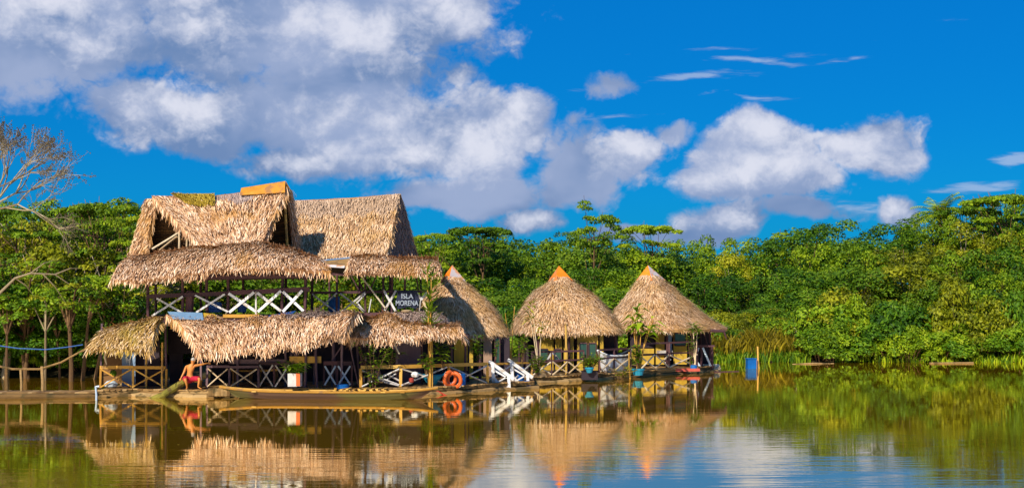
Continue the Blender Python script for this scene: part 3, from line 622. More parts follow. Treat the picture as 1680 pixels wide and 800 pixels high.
# ------------------------------------------------------------------ thatch
def bil(pts):
    """patch from 4 corners (top-left, top-right, bottom-right, bottom-left)"""
    a, b, c, d = [Vector(p) for p in pts]
    return lambda u, v: a.lerp(b, u).lerp(d.lerp(c, u), v)
def poly2(top, bot, sag=0.0, bulge=0.0):
    """patch between two polylines, sagging slightly"""
    def along(pl, u):
        pl = [Vector(p) for p in pl]; k = len(pl) - 1; i = min(int(u * k), k - 1); return pl[i].lerp(pl[i + 1], u * k - i)
    return lambda u, v: along(top, u).lerp(along(bot, u), v) + Vector((0, 0, -sag * math.sin(math.pi * u) + bulge * math.sin(math.pi * v)))
def thatch(mb, S, up=(0, -.5, 1), dens=1.0, thick=.16, eave=True, verge=(0, 0), wear_shade=None, nu=18, nv=8, length=.55, back=None, lump=.05, hang=.34):
    """a skin with thickness plus hundreds of palm-leaf strips; back: MB for the lining under it"""
    up = Vector(up)
    def nrm(u, v):
        e = .02; du = S(min(u + e, 1), v) - S(max(u - e, 0), v); dv = S(u, min(v + e, 1)) - S(u, max(v - e, 0))
        n = du.cross(dv)
        if n.length < 1e-6: n = Vector(up)
        n.normalize()
        return n if n.dot(up) > 0 else -n
    def tan(u, v):
        e = .02; du = S(min(u + e, 1), v) - S(max(u - e, 0), v); dv = S(u, min(v + e, 1)) - S(u, max(v - e, 0))
        return (du.normalized() if du.length > 1e-6 else Vector((1, 0, 0))), (dv.normalized() if dv.length > 1e-6 else Vector((0, 0, -1)))
    g = [[(S(i / nu, j / nv), nrm(i / nu, j / nv)) for i in range(nu + 1)] for j in range(nv + 1)]
    vs = []; n1 = (nu + 1) * (nv + 1)
    for row_ in g:
        for p, n in row_: vs.append(p + n * lump * mnoise.noise(p * 1.1) * 1.5)
    quads = [(j * (nu + 1) + i, j * (nu + 1) + i + 1, (j + 1) * (nu + 1) + i + 1, (j + 1) * (nu + 1) + i) for j in range(nv) for i in range(nu)]
    b0 = len(mb.v); mb.add(vs, quads, .25)
    if wear_shade:
        for k in range(n1): mb.w[b0 + k] = wear_shade((k % (nu + 1)) / nu, (k // (nu + 1)) / nv)
    bk = back or mb
    vb = [p - n * thick for row_ in g for p, n in row_]
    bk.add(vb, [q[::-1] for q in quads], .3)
    rim = [j * (nu + 1) for j in range(nv + 1)] + [nv * (nu + 1) + i for i in range(1, nu + 1)] + [j * (nu + 1) + nu for j in range(nv - 1, -1, -1)] + [i for i in range(nu - 1, 0, -1)]
    m = len(rim); mb.add([vs[r] for r in rim] + [vb[r] for r in rim], [(i, (i + 1) % m, (i + 1) % m + m, i + m) for i in range(m)], .2)
    Lu = sum((g[nv // 2][i + 1][0] - g[nv // 2][i][0]).length for i in range(nu)); Lv = sum((g[j + 1][nu // 2][0] - g[j][nu // 2][0]).length for j in range(nv))
    def strip(p, du, dv, n, ln, w, lift, droop=0.0, we=0.0, skew=.28):
        s = du * R.uniform(-skew, skew); tip = p + (dv + s) * ln + n * lift + Vector((0, 0, -droop)); mid = p + (dv + s * .4) * ln * .55 + n * lift * .9
        x = du * w / 2
        mb.add([p - x, p + x, mid + x * .9, mid - x * .9, tip + x * .25, tip - x * .25], [(0, 1, 2, 3), (3, 2, 4, 5)], min(1, max(0, R.gauss(.52, .32))), we)
    rows = max(3, int(Lv / .13)); per = max(4, int(Lu / .040 * dens))
    for j in range(rows):
        for i in range(per):
            u = (i + R.random()) / per; v = min(.985, (j + R.uniform(-.5, .5)) / rows)
            if v < 0: v = 0
            p = S(u, v); n = nrm(u, v); du, dv = tan(u, v)
            p = p + n * (lump * mnoise.noise(p * 1.1) * 1.5 + R.uniform(.0, .05))
            strip(p, du, dv, n, length * R.uniform(.4, 1.0) * (1 if v < .9 else .8), R.uniform(.022, .065), R.uniform(.0, .13) + (.12 if R.random() < .06 else 0), 0, wear_shade(u, v) if wear_shade else 0)
    if eave:
        for i in range(int(Lu / .018 * dens)):
            u = R.random(); p = S(u, 1.0 - R.random() * .05); n = nrm(u, .97); du, dv = tan(u, .97)
            ragged = .5 + .9 * max(0, mnoise.noise(p * .9 + Vector((9, 0, 0))) + .3)
            strip(p - n * R.uniform(-.02, thick), du, (dv + Vector((0, 0, -.8))).normalized(), n, hang * R.uniform(.4, 1.3) * ragged, R.uniform(.02, .06), R.uniform(-.03, .05), .03, 0, .35)
    for side, on in ((0.0, verge[0]), (1.0, verge[1])):
        if not on: continue
        for i in range(int(Lv / .02 * on)):
            v = R.random(); p = S(side, v); n = nrm(side, v); du, dv = tan(side, v); out = du * (-1 if side == 0 else 1)
            strip(p - out * .05 + n * R.uniform(-.05, .03), du, (dv * .6 + out * R.uniform(-.1, .55) + Vector((0, 0, -.7))).normalized(), n, R.uniform(.2, .6), R.uniform(.02, .06), 0, .05, 0, .2)
def rafters(mb, S, n=5, m=9, off=.2, r=.04, up=(0, -.5, 1)):
    """battens across the underside of a thatch patch"""
    for k in range(m):
        v = (k + .5) / m
        mb.tube([S(u / 6, v) - Vector((0, 0, off)) for u in range(7)], r * .6, 5)
    for k in range(n):
        u = (k + .5) / n
        mb.tube([S(u, v / 4) - Vector((0, 0, off + r * 1.6)) for v in range(5)], r, 5)

# ------------------------------------------------------------------ floating docks
def dock(front, depth, zt, label, group, logs=True):
    """front: list of (px, py) waterline pixels; a plank deck on floating logs"""
    fr = [W(px, py, 0) for px, py in front]; c = fr[len(fr) // 2]
    r = thing('floating_dock', label, 'dock', (c.x, c.y, 0), group)
    mb = MB()
    a, b2 = fr[0], fr[-1]; nrm_ = Vector((0, 1, 0)); tot = sum((q - p).length for p, q in zip(fr, fr[1:]))
    for p, q in zip(fr, fr[1:]):
        k = max(1, int((q - p).length / .24)); d = (q - p) / k
        for i in range(k):
            s = p + d * (i + .5) + Vector((0, .25, zt - .03 + R.uniform(-.012, .012)))
            mb.beam(s + Vector((0, R.uniform(-.08, .04), 0)), s + Vector((0, depth, 0)), d.length * .93, .05, upv=(0, 0, 1))
    mb.build('deck_boards', M['deck'], r)
    mb = MB()
    for p, q in zip(fr, fr[1:]):
        mb.beam(p + Vector((0, .3, zt - .13)), q + Vector((0, .3, zt - .13)), .09, .14)
        if logs:
            for t in range(3): mb.tube([p + Vector((-.2, .15 + .5 * t, .02)), p.lerp(q, .28) + Vector((0, .15 + .5 * t + R.uniform(-.1, .1), .03)), p.lerp(q, .6) + Vector((0, .15 + .5 * t + R.uniform(-.1, .1), .0)), q + Vector((.2, .2 + .5 * t, .01))], [R.uniform(.10, .18) for _ in range(4)], 10, wob=.25)
    mb.build('float_logs', M['log'], r); return r
dock([(158, 652), (215, 650), (275, 651), (345, 652), (380, 651)], 9, .36, 'yellowish plank raft under the left porch where the man sits', None)
dock([(384, 649), (480, 648), (590, 648)], 9, .36, 'dim plank raft behind the long wooden boat', None)
dock([(592, 650), (660, 649), (740, 646), (800, 641), (876, 637)], 6, .38, 'plank raft carrying the yellow handrail and the white ramp frames', None)
dock([(868, 629), (930, 626), (1000, 622), (1060, 617), (1120, 613), (1172, 609)], 9, .36, 'plank raft under the middle and right round huts', None)

# ------------------------------------------------------------------ railings
def xrail(name, label, posts, ztop, zbot, railm, bracem, postm, rail_w=.14, brace=.06, pr=.05, mid=None, tops=None, group=None, seg=None, rough=0.0, ph=0.0):
    """posts: list of ground points; one X brace per bay"""
    c = posts[len(posts) // 2]; r = thing(name, label, 'railing', (c.x, c.y, zbot), group)
    tops = tops or [ztop] * len(posts); bot = tops[:]; 
    a = MB()
    for (p, q, t0, t1) in zip(posts, posts[1:], tops, tops[1:]): a.beam(Vector((p.x, p.y, t0 + R.uniform(-.02, .02))), Vector((q.x, q.y, t1 + R.uniform(-.02, .02))), .07, rail_w * R.uniform(.85, 1.1))
    a.build('top_rail', M[railm], r)
    for p, t in zip(posts, tops):
        a = MB(); a.beam((p.x, p.y + .05, zbot), (p.x + R.uniform(-.035, .035), p.y + .05, t - rail_w / 2 + ph), pr * 2, pr * 2, upv=(0, 1, 0)); a.build('post', M[postm], r)
    k = 0
    for (p, q, t0, t1) in zip(posts, posts[1:], tops, tops[1:]):
        n = (seg or [1] * 99)[k]; k += 1
        for i in range(n):
            s, e = p.lerp(q, i / n), p.lerp(q, (i + 1) / n); T0, T1 = lerp(t0, t1, i / n), lerp(t0, t1, (i + 1) / n); e1 = (e - s).normalized() * .06
            for fl in (0, 1):
                z0, z1 = (zbot + .06, T1 - rail_w / 2 - .02) if fl else (T0 - rail_w / 2 - .02, zbot + .06)
                a = MB(); j = lambda: R.uniform(-rough, rough) + R.uniform(-.025, .025)
                A = Vector((s.x, s.y - .03 - .07 * fl, z0 + j())) + e1; B = Vector((e.x, e.y - .03 - .07 * fl, z1 + j())) - e1
                if rough: a.tube([A, A.lerp(B, .5) + Vector((0, 0, R.uniform(-1, 1) * rough * .6)), B], brace / 2, 6)
                else: a.beam(A, B, brace * .5, brace)
                a.build('brace', M[bracem], r)
    if mid:
        a = MB()
        for p, q in zip(posts, posts[1:]): a.beam(Vector((p.x, p.y + .08, mid)), Vector((q.x, q.y + .08, mid)), .06, .11)
        a.build('middle_rail', M[railm], r)
    return r
def E(px, py, z=.36, back=.25):
    w = W(px, py, 0); D = w.y + back
    return Vector(((px - 840) / F * D, D, z))
def G(px, D, z=.36): return Vector(((px - 840) / F * D, D, z))
xrail('railing', 'yellow handrail with crossed braces in front of the blue-grey door', [G(164, 71.2), G(218, 71.2), G(272, 71.2)], 1.38, .38, 'yellow_wood', 'yellow_wood', 'yellow_wood', .16, .07)
a = xrail('railing', 'mauve topped handrail right of the sitting man with yellow braces', [G(339, 71.2), G(376, 71.2), G(424, 71.2)], 1.40, .38, 'purple_wood', 'pale_wood', 'purple_wood', .13, .07, rough=.02)
xrail('railing', 'handrail with two pale crosses behind the boat, left of the boxed fern', [G(424, 71.6), G(450, 71.6), G(477, 71.6)], 1.55, .38, 'dark_wood', 'grey_white', 'dark_wood', .13, .07, .04)
xrail('railing', 'short dark rail with two bluish crosses under the low roof gap', [G(531, 71.8), G(553, 71.8), G(577, 71.8)], 1.55, .42, 'dark_wood', 'bluewhite', 'dark_wood', .2, .08, .04)
fr = [E(592, 649, .38, .3), E(657, 648, .38, .3), E(735, 645, .38, .3), E(800, 641, .38, .3)]
xrail('railing', 'long yellow topped handrail with white braces behind the life ring', fr, 1.38, .40, 'yellow_wood', 'grey_white', 'yellow_wood', .17, .08, .07, rough=.05)
fr = [E(px, py, .38, 1.0) for px, py in ((800, 640), (842, 638), (872, 636))]
xrail('railing', 'yellow rail continuing behind the white ramp frames', fr, 1.30, .40, 'yellow_wood', 'grey_white', 'yellow_wood', .10, .06, .05)
fr = [E(px, py) for px, py in ((872, 628), (905, 627), (958, 625))]
xrail('railing', 'dark double rail with pale crosses in front of the middle hut', fr, 1.22, .40, 'dark_wood', 'pale_wood', 'dark_wood', .10, .09, .04, mid=1.72, rough=.05, seg=[1, 2], ph=.5)
fr = [E(px, py) for px, py in ((984, 623), (1008, 621), (1035, 619))]
xrail('railing', 'dark double rail with low crosses between the middle and right huts', fr, 1.22, .40, 'dark_wood', 'pale_wood', 'dark_wood', .10, .08, .05, mid=1.72, rough=.05, ph=.5)
fr = [E(px, py) for px, py in ((1050, 617), (1098, 614), (1144, 611))]
xrail('railing', 'dark rail with diamond crossed pale braces in front of the right hut', fr, 1.28, .40, 'dark_wood', 'pale_wood', 'dark_wood', .11, .10, .05, mid=1.95, rough=.04, seg=[2, 1], ph=.7)

# ------------------------------------------------------------------ BIG HOUSE (A)
A = thing('thatched_house', 'large two storey thatched house on the left with open prow shaped gables', 'house', (-14.0, 75, .36))
zd = 3.85                                                    # upper floor
# lower and upper posts
def posts(root, pts, z0, z1, m, r=.075, name='post'):
    for (px, D) in pts:
        mb = MB(); mb.pole(G(px, D, z0), G(px + R.uniform(-2, 2), D, z1), r, n=7); mb.build(name, M[m], root)
posts(A, [(243, 71.1), (299, 71.1), (340, 71.1), (374, 71.1), (463, 71.1), (500, 71.1)], zd, 6.15, 'dark_wood')
posts(A, [(311, 71.2)], zd - .1, 5.1, 'dark_wood', .2)
posts(A, [(256, 79), (330, 79), (400, 79), (470, 79), (512, 79)], zd, 6.1, 'dark_wood')
posts(A, [(166, 71.6), (273, 71.6), (330, 71.6), (390, 71.8), (500, 71.8), (520, 71.8), (560, 71.8), (468, 72.5), (486, 72.5), (545, 72.5)], .34, 3.5, 'purple_wood', .06)
# upper floor slab
mb = MB()
fl = [P(243, 521, 71), P(505, 517, 71), P(512, 514, 80), P(255, 516, 80)]
mb.plate([Vector((p.x, p.y, zd + (.0))) for p in fl], .09, (0, 0, 1)); mb.build('upper_floor', M['deck'], A)
mb = MB(); mb.beam(G(240, 70.92, zd - .17), G(508, 70.92, zd - .14), .1, .22); mb.build('floor_beam', M['dark_wood'], A)
# upper railing
a = MB(); a.beam(P(241, 486, 70.95), P(374, 481, 70.95), .09, .20); a.beam(P(374, 480.5, 70.94), P(508, 474, 70.94), .09, .22); a.build('top_rail', M['dark_wood'], A)
for x0, y0, x1, y1, x2, y2, x3, y3, w in [(257, 489, 301, 514, 300, 486, 249, 518, .09), (320, 484, 374, 511, 369, 482, 322, 512, .09), (375, 481, 419, 510, 417, 479, 376, 512, .13), (422, 480, 461, 510, 461, 477, 423, 511, .13), (464, 478, 498, 510, 496, 476, 464, 511, .13)]:
    for k, (ax, ay, bx, by) in enumerate(((x0, y0, x1, y1), (x2, y2, x3, y3))):
        a = MB(); Dk = 70.86 - .06 * k; a.beam(P(ax, ay, Dk), P(bx, by, Dk), .05, w); a.build('brace', M['white' if w > .1 else 'grey_white'], A)
a = MB(); a.beam(P(420, 478, 70.88), P(420, 516, 70.88), .07, .10, upv=(0, 1, 0)); a.build('rail_post', M['grey_white'], A)
# roof: prow gable over a skirt
Yr = 75.0
rl, rm_, rr_ = P(249, 322, Yr), P(360, 314, Yr), P(472, 306, Yr)
top = [rl, P(300, 318, Yr), P(352, 317, Yr), P(405, 311, Yr), rr_]
botF = [P(338, 413, 72.4), P(362, 414, 72.4), P(385, 413, 72.4), P(408, 410, 72.4), P(430, 404, 72.4)]
lining = MB()
def mossy(u, v): return (.9 if (v < .16 and u > .45) else 0)
SF = poly2(top, botF, .12)
mb = MB(); thatch(mb, SF, (0, -1, .6), 1.0, verge=(1.6, 1.3), wear_shade=lambda u, v: .85 if v < .13 + .05 * math.sin(u * 20) and .48 < u < .8 else 0, eave=False, back=lining, length=.6, lump=.12)
mb.build('front_slope', M['thatch'], A)
botB = [P(214, 432, 78.4), P(280, 432, 78.4), P(350, 430, 78.4), P(430, 424, 78.4), P(492, 418, 78.4)]
topB = [p + Vector((0, .12, .0)) for p in top]
SB = poly2(topB, botB, .1)
mb = MB(); thatch(mb, SB, (0, 1, .6), .5, verge=(1.8, 1.4), back=lining, eave=False)
mb.build('back_slope', M['thatch'], A)
# flared left edge band of the back slope that catches the sun
SE = bil([P(240, 326, 75.5), P(257, 326, 74.9), P(240, 431, 76.6), P(211, 426, 77.4)])
mb = MB(); thatch(mb, SE, (-.6, -1, .2), 1.4, verge=(1.2, .6), eave=False, nu=4, thick=.12, length=.45); mb.build('verge_thatch', M['thatch'], A)
SE2 = bil([P(471, 308, 75.0), P(479, 312, 75.4), P(494, 418, 77.6), P(485, 420, 76.8)])
mb = MB(); thatch(mb, SE2, (.5, -1, .2), 1.0, verge=(.3, .6), eave=False, nu=3, thick=.12, length=.4); mb.build('verge_thatch', M['thatch'], A)
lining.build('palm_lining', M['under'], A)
mb = MB()
for k in range(16):
    v = (k + .5) / 16; mb.tube([SB(u / 8, v) + Vector((0, -.18, -.12)) for u in range(9)], .035, 5)
mb.build('battens', M['under'], A)
mb = MB(); rafs = MB()
rafs.pole(P(262, 335, 75.3), P(233, 425, 77.2), .06, n=6, tone=.9); rafs.pole(P(467, 322, 75), P(471, 402, 75.6), .07, n=6, tone=.8)
rafs.build('gable_pole', M['yellow_wood'], A)
for a_, b2, D1, D2 in (((308, 372), (250, 408), 74, 75), ((290, 388), (262, 410), 74, 75), ((294, 380), (294, 408), 74, 74), ((306, 378), (306, 410), 74, 74), ((414, 395), (445, 402), 73.5, 74), ((420, 388), (440, 400), 73.5, 74)):
    mb = MB(); mb.pole(P(*a_, D1), P(*b2, D2), .055, n=6); mb.build('roof_pole', M['pale_wood'], A)
mb = MB()   # ridge cap of folded tin at the right end
c0, c1 = P(396, 313, Yr), P(468, 302.5, Yr)
for s in (-1, 1):
    mb.plate([c0 + Vector((0, 0, .14)), c1 + Vector((0, 0, .16)), c1 + Vector((.05, s * .42, -.45)), c0 + Vector((0, s * .42, -.26))], .02)
mb.plate([c1 + Vector((.02, 0, .16)), c1 + Vector((.25, .3, -.3)), c1 + Vector((.25, .35, -.8)), c1 + Vector((.05, .1, -.4))], .02)
mb.build('ridge_cap', M['ridge_tin'], A)
mb = MB(); S_ = bil([P(280, 317, Yr - .1), P(352, 316, Yr - .1), P(352, 338, 74.3), P(300, 328, 74.6)])
thatch(mb, S_, (0, -1, .6), 1.3, eave=True, nu=6, nv=3, thick=.05, length=.4, lump=.1, hang=.2); mb.build('ridge_thatch', mat('mossy_thatch', [(.16, .10, .01), (.36, .24, .02), (.55, .38, .05)], scale=1.5, tone=.6, rough=.9), A)
# skirt
skt = MB(); lin2 = MB()
topS = [P(226, 425, 73.6), P(262, 421, 72.9), P(300, 414, 72.5), P(345, 409, 72.3), P(385, 405, 72.3), P(430, 402, 72.3), P(470, 412, 72.6), P(505, 428, 73.2)]
botS = [P(182, 457, 69.6), P(222, 461, 69.2), P(262, 457, 69.2), P(305, 450, 69.2), P(350, 443, 69.3), P(400, 440, 69.3), P(460, 441, 69.5), P(543, 446, 69.8)]
S1 = poly2(topS, botS, 0, .42)
thatch(skt, S1, (0, -1, .7), 1.15, back=lin2, verge=(1, 1), length=.6, lump=.12, nu=24, hang=.42, wear_shade=lambda u, v: 0); skt.build('front_skirt', M['thatch'], A)
S2 = bil([P(234, 428, 78), P(226, 425, 73.6), P(182, 457, 69.6), P(196, 458, 80.5)])
mb = MB(); thatch(mb, S2, (-1, 0, .7), .7, back=lin2, hang=.4); mb.build('side_skirt', M['thatch'], A)
S3 = bil([P(505, 428, 73.2), P(492, 424, 78), P(535, 452, 80.5), P(543, 446, 69.8)])
mb = MB(); thatch(mb, S3, (1, 0, .8), .7, back=lin2, hang=.4); mb.build('side_skirt', M['thatch'], A)
S4 = poly2([P(492, 424, 78), P(350, 424, 78), P(234, 428, 78)], [P(535, 452, 80.5), P(360, 455, 80.5), P(196, 458, 80.5)])
mb = MB(); thatch(mb, S4, (0, 1, .7), .4, back=lin2); mb.build('back_skirt', M['thatch'], A)
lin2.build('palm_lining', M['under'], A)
mb = MB()   # loft floor under the open gables
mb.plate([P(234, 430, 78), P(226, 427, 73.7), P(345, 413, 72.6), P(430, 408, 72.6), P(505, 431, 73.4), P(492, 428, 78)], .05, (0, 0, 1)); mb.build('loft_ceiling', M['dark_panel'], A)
mb = MB()
for y, D in ((455, 70.4), (452, 71.2)): mb.beam(P(240, y + 2, D), P(535, y - 2, D), .08, .14)
for px in range(260, 530, 22): mb.beam(P(px, 452, 70), P(px, 448, 79), .05, .08)
mb.build('eave_beam', M['dark_wood'], A)
# lower storey roofs: left piece, centre piece
linL = MB()
SL = poly2([P(190, 538, 70.9), P(214, 531, 70.8), P(238, 526, 70.7), P(268, 519, 70.6)], [P(143, 571, 69.2), P(180, 573, 68.7), P(216, 573, 68.6), P(246, 575, 68.6)], 0, .3)
mb = MB(); thatch(mb, SL, (-.2, -1, .8), 1.1, back=linL, verge=(1.2, 1.8), lump=.12, hang=.3); mb.build('porch_roof', M['thatch_gold'], A)
SLs = bil([P(195, 540, 77), P(190, 538, 71.6), P(143, 571, 69.4), P(150, 570, 78)])
mb = MB(); thatch(mb, SLs, (-1, 0, .7), .5, back=linL); mb.build('porch_roof_side', M['thatch_gold'], A)
SC = poly2([P(271, 516, 70.5), P(325, 521, 70.5), P(380, 524, 70.6), P(425, 522, 70.6), P(455, 518, 70.6), P(490, 513, 70.7), P(540, 512, 70.7), P(593, 513, 70.7)],
           [P(326, 577, 68.7), P(352, 576, 68.6), P(388, 577, 68.6), P(425, 573, 68.6), P(462, 568, 68.6), P(498, 564, 68.7), P(530, 555, 68.9), P(566, 548, 69.2)], 0, .32)
mb = MB(); thatch(mb, SC, (0, -1, .8), 1.15, back=linL, verge=(1.8, 1.8), lump=.16, hang=.4, nu=26, wear_shade=lambda u, v: .8 if v < .3 and u > .62 else 0); mb.build('front_awning', M['thatch'], A)
SC2 = bil([P(593, 513, 70.7), P(590, 517, 74), P(580, 552, 73.5), P(566, 548, 69.2)])
mb = MB(); thatch(mb, SC2, (1, 0, .8), .8, back=linL, hang=.3); mb.build('awning_side', M['thatch'], A)
SI = bil([P(268, 520, 71.9), P(284, 523, 75.5), P(330, 570, 75.5), P(300, 560, 72.5)])
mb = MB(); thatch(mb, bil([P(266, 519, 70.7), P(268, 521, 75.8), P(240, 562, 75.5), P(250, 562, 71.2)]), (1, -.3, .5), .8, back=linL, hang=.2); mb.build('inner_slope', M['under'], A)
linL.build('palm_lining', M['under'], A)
mb = MB(); mb.plate([P(275, 511.5, 70.6), P(332, 513.5, 70.6), P(334, 524.5, 70.0), P(284, 523, 70.0)], .03)
for k in range(9): mb.tube([P(277 + 6.3 * k, 511.9 + .22 * k, 70.58), P(285 + 5.8 * k, 523 + .17 * k, 69.98)], .025, 5)
mb.build('tin_sheet', M['blue_tin'], A)
mb = MB(); mb.plate([P(334, 514, 70.74), P(352, 516, 70.74), P(364, 527, 70.2), P(333, 526, 70.2)], .04); mb.build('yellow_sheet', M['yellow_panel'], A)
mb = MB(); mb.plate([P(442, 518, 70.8), P(486, 510, 70.8), P(476, 519, 70.3), P(434, 526, 70.3)], .03); mb.build('blue_tarp', M['navy_tin'], A)
mb = MB(); mb.beam(P(366, 518, 70.8), P(425, 518, 70.8), .05, .16); mb.build('fascia', M['yellow_wood'], A)
# lower storey walls
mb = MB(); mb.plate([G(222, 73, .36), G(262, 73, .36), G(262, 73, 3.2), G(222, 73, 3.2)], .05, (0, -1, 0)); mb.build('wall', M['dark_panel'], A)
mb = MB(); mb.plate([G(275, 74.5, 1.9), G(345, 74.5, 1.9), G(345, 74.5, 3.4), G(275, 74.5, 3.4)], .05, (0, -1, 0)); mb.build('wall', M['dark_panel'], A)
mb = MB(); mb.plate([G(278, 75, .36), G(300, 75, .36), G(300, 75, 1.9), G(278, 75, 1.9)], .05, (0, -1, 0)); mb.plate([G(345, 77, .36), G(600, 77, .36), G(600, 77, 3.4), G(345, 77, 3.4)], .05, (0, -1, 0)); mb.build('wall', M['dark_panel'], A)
mb = MB(); mb.plate([G(170, 75, .36), G(200, 75, .36), G(200, 75, 2.7), G(170, 75, 2.7)], .05, (0, -1, 0)); mb.build('wall', M['under'], A)
dr = MB(); dr.plate([G(200, 72.4, .38), G(222, 72.4, .38), G(222, 72.4, 2.5), G(200, 72.4, 2.5)], .05, (0, -1, 0)); dr = dr.build('door', M['door_blue'], A)
mb = MB()
for q in ([(205, 584), (208, 596), (211, 588)], [(210, 590), (213, 600), (215, 585)], [(206, 600), (214, 602), (211, 606)]): mb.plate([P(*q[0], 72.33), P(*q[1], 72.33), P(*q[2], 72.33)], .01, (0, -1, 0))
mb.build('painted_mark', M['white'], dr)
posts(A, [(240, 71.4), (266, 70.9)], .36, 2.6, 'yellow_wood', .05)
mb = MB(); mb.beam(G(475, 71.9, 1.72), G(527, 71.9, 1.72), .08, .32); mb.build('counter', M['yellow_wood'], A)
mb = MB(); mb.beam(G(376, 72.1, 1.62), G(470, 72.1, 1.62), .3, .22); mb.build('counter', M['purple_wood'], A)
for px, D in ((450, 74), (480, 74), (515, 74), (552, 74), (590, 73)):
    mb = MB(); mb.pole(G(px, D, .36), G(px + R.uniform(-6, 8), D, 3.3), .055, n=6); mb.build('post', M['purple_wood'], A)
mb = MB()
for a_, b2 in (((464, 560), (470, 590)), ((478, 570), (486, 588)), ((565, 560), (545, 590)), ((575, 570), (590, 640)), ((500, 556), (503, 640))): mb.pole(P(*a_, 71.9), P(*b2, 71.9), .035, n=5)
mb.build('stick', M['purple_wood'], A)

# ------------------------------------------------------------------ BACK BUILDING (B)
B = thing('back_thatched_house', 'tall thatched building at the back with plain sloping roof and hanging sign', 'house', (-6.5, 79, .36))
lb = MB()
tB = [P(470, 329, 80), P(535, 326, 80), P(600, 322, 80), P(657, 318, 80)]; bB = [P(474, 422, 77), P(530, 424, 77), P(585, 422, 77), P(634, 425, 77)]
SBf = poly2(tB, bB, .08)
mb = MB(); thatch(mb, SBf, (0, -1, .6), 1.1, back=lb, verge=(0, 1.0), wear_shade=lambda u, v: .75 if v < .26 + .04 * math.sin(u * 31) else 0, eave=False, length=.5, lump=.05, nu=22); mb.build('front_slope', M['thatch_hut'], B)
SBb = poly2([p + Vector((0, .1, 0)) for p in tB], [P(480, 428, 83), P(560, 428, 83), P(688, 430, 83)])
mb = MB(); thatch(mb, SBb, (0, 1, .6), .4, back=lb, verge=(0, 1.4), eave=False); mb.build('back_slope', M['thatch'], B)
SG = bil([P(654, 326, 79.8), P(658, 328, 80.2), P(682, 426, 82.4), P(634, 425, 77.4)])
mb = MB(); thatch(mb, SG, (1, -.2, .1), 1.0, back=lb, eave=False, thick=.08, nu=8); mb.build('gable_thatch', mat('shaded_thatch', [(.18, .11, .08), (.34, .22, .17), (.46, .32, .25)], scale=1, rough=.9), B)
tsB = [P(578, 423, 76.8), P(610, 421, 76.6), P(650, 424, 76.6), P(690, 427, 76.8), P(716, 431, 77)]; bsB = [P(570, 445, 74), P(605, 448, 74), P(645, 447, 74), P(690, 448, 74), P(724, 448, 74)]
mb = MB(); thatch(mb, poly2(tsB, bsB, 0, .3), (0, -1, .7), 1.2, back=lb, verge=(1.5, .5), hang=.25, lump=.08); mb.build('front_skirt', M['thatch'], B)
mb = MB(); thatch(mb, bil([P(716, 431, 77), P(690, 430, 83), P(722, 442, 85.5), P(724, 448, 74)]), (1, 0, .6), .8, back=lb, hang=.25); mb.build('side_skirt', M['thatch'], B)
mb = MB(); thatch(mb, bil([P(690, 430, 83), P(480, 430, 83), P(470, 448, 85.5), P(722, 446, 85.5)]), (0, 1, .6), .3, back=lb, hang=.25); mb.build('back_skirt', M['thatch'], B)
lb.build('palm_lining', M['under'], B)
mb = MB(); mb.plate([P(517, 429, 76.6), P(524, 425, 77.4), P(606, 416, 77.4), P(604, 421, 76.6)], .03); mb.build('tin_sheet', M['blue_tin'], B)
mb = MB(); mb.plate([P(528, 430, 76.4), P(576, 425, 76.4), P(572, 436, 75.2), P(540, 438, 75.2)], .04); mb.build('board', M['deck'], B)
mb = MB(); mb.plate([P(536, 434, 75.3), P(566, 436, 75.1), P(565, 440, 75), P(536, 438, 75.1)], .03); mb.build('board', M['pale_tin'], B)
zb = 3.8
mb = MB(); mb.plate([G(508, 75.5, zb), G(705, 75.5, zb), G(705, 83, zb), G(515, 83, zb)], .1, (0, 0, 1)); mb.build('upper_floor', M['deck'], B)
mb = MB(); mb.beam(P(508, 480, 75.45), P(709, 477.5, 75.45), .09, .13); mb.build('top_rail', M['dark_wood'], B)
mb = MB(); mb.beam(P(505, 517, 75.42), P(709, 513, 75.42), .1, .16); mb.beam(P(520, 450, 75.5), P(722, 449, 75.5), .1, .14); mb.build('beam', M['dark_wood'], B)
for px, z1 in ((511, 6.0), (552, 6.0), (600, 6.0), (627, 6.0), (643, 5.95), (664, 5.95), (706, 6.0)):
    mb = MB(); mb.pole(G(px, 75.5, zb), G(px + R.uniform(-2, 2), 75.5, z1), .06, n=6); mb.build('post', M['dark_wood'], B)
for px in (540, 590, 640, 690):
    mb = MB(); mb.pole(G(px, 83, zb), G(px, 83, 6.0), .06, n=6); mb.build('post', M['dark_wood'], B)
mb = MB()
for a_, b2 in (((586, 451), (596, 478)), ((618, 451), (606, 478)), ((682, 451), (686, 476)), ((575, 451), (588, 475))): mb.pole(P(*a_, 75.6), P(*b2, 75.6), .04, n=6)
mb.build('strut', M['dark_wood'], B)
mb = MB(); mb.pole(P(589, 448, 75.3), P(632, 505, 75.3), .045, n=6); mb.build('strut', M['pale_wood'], B)
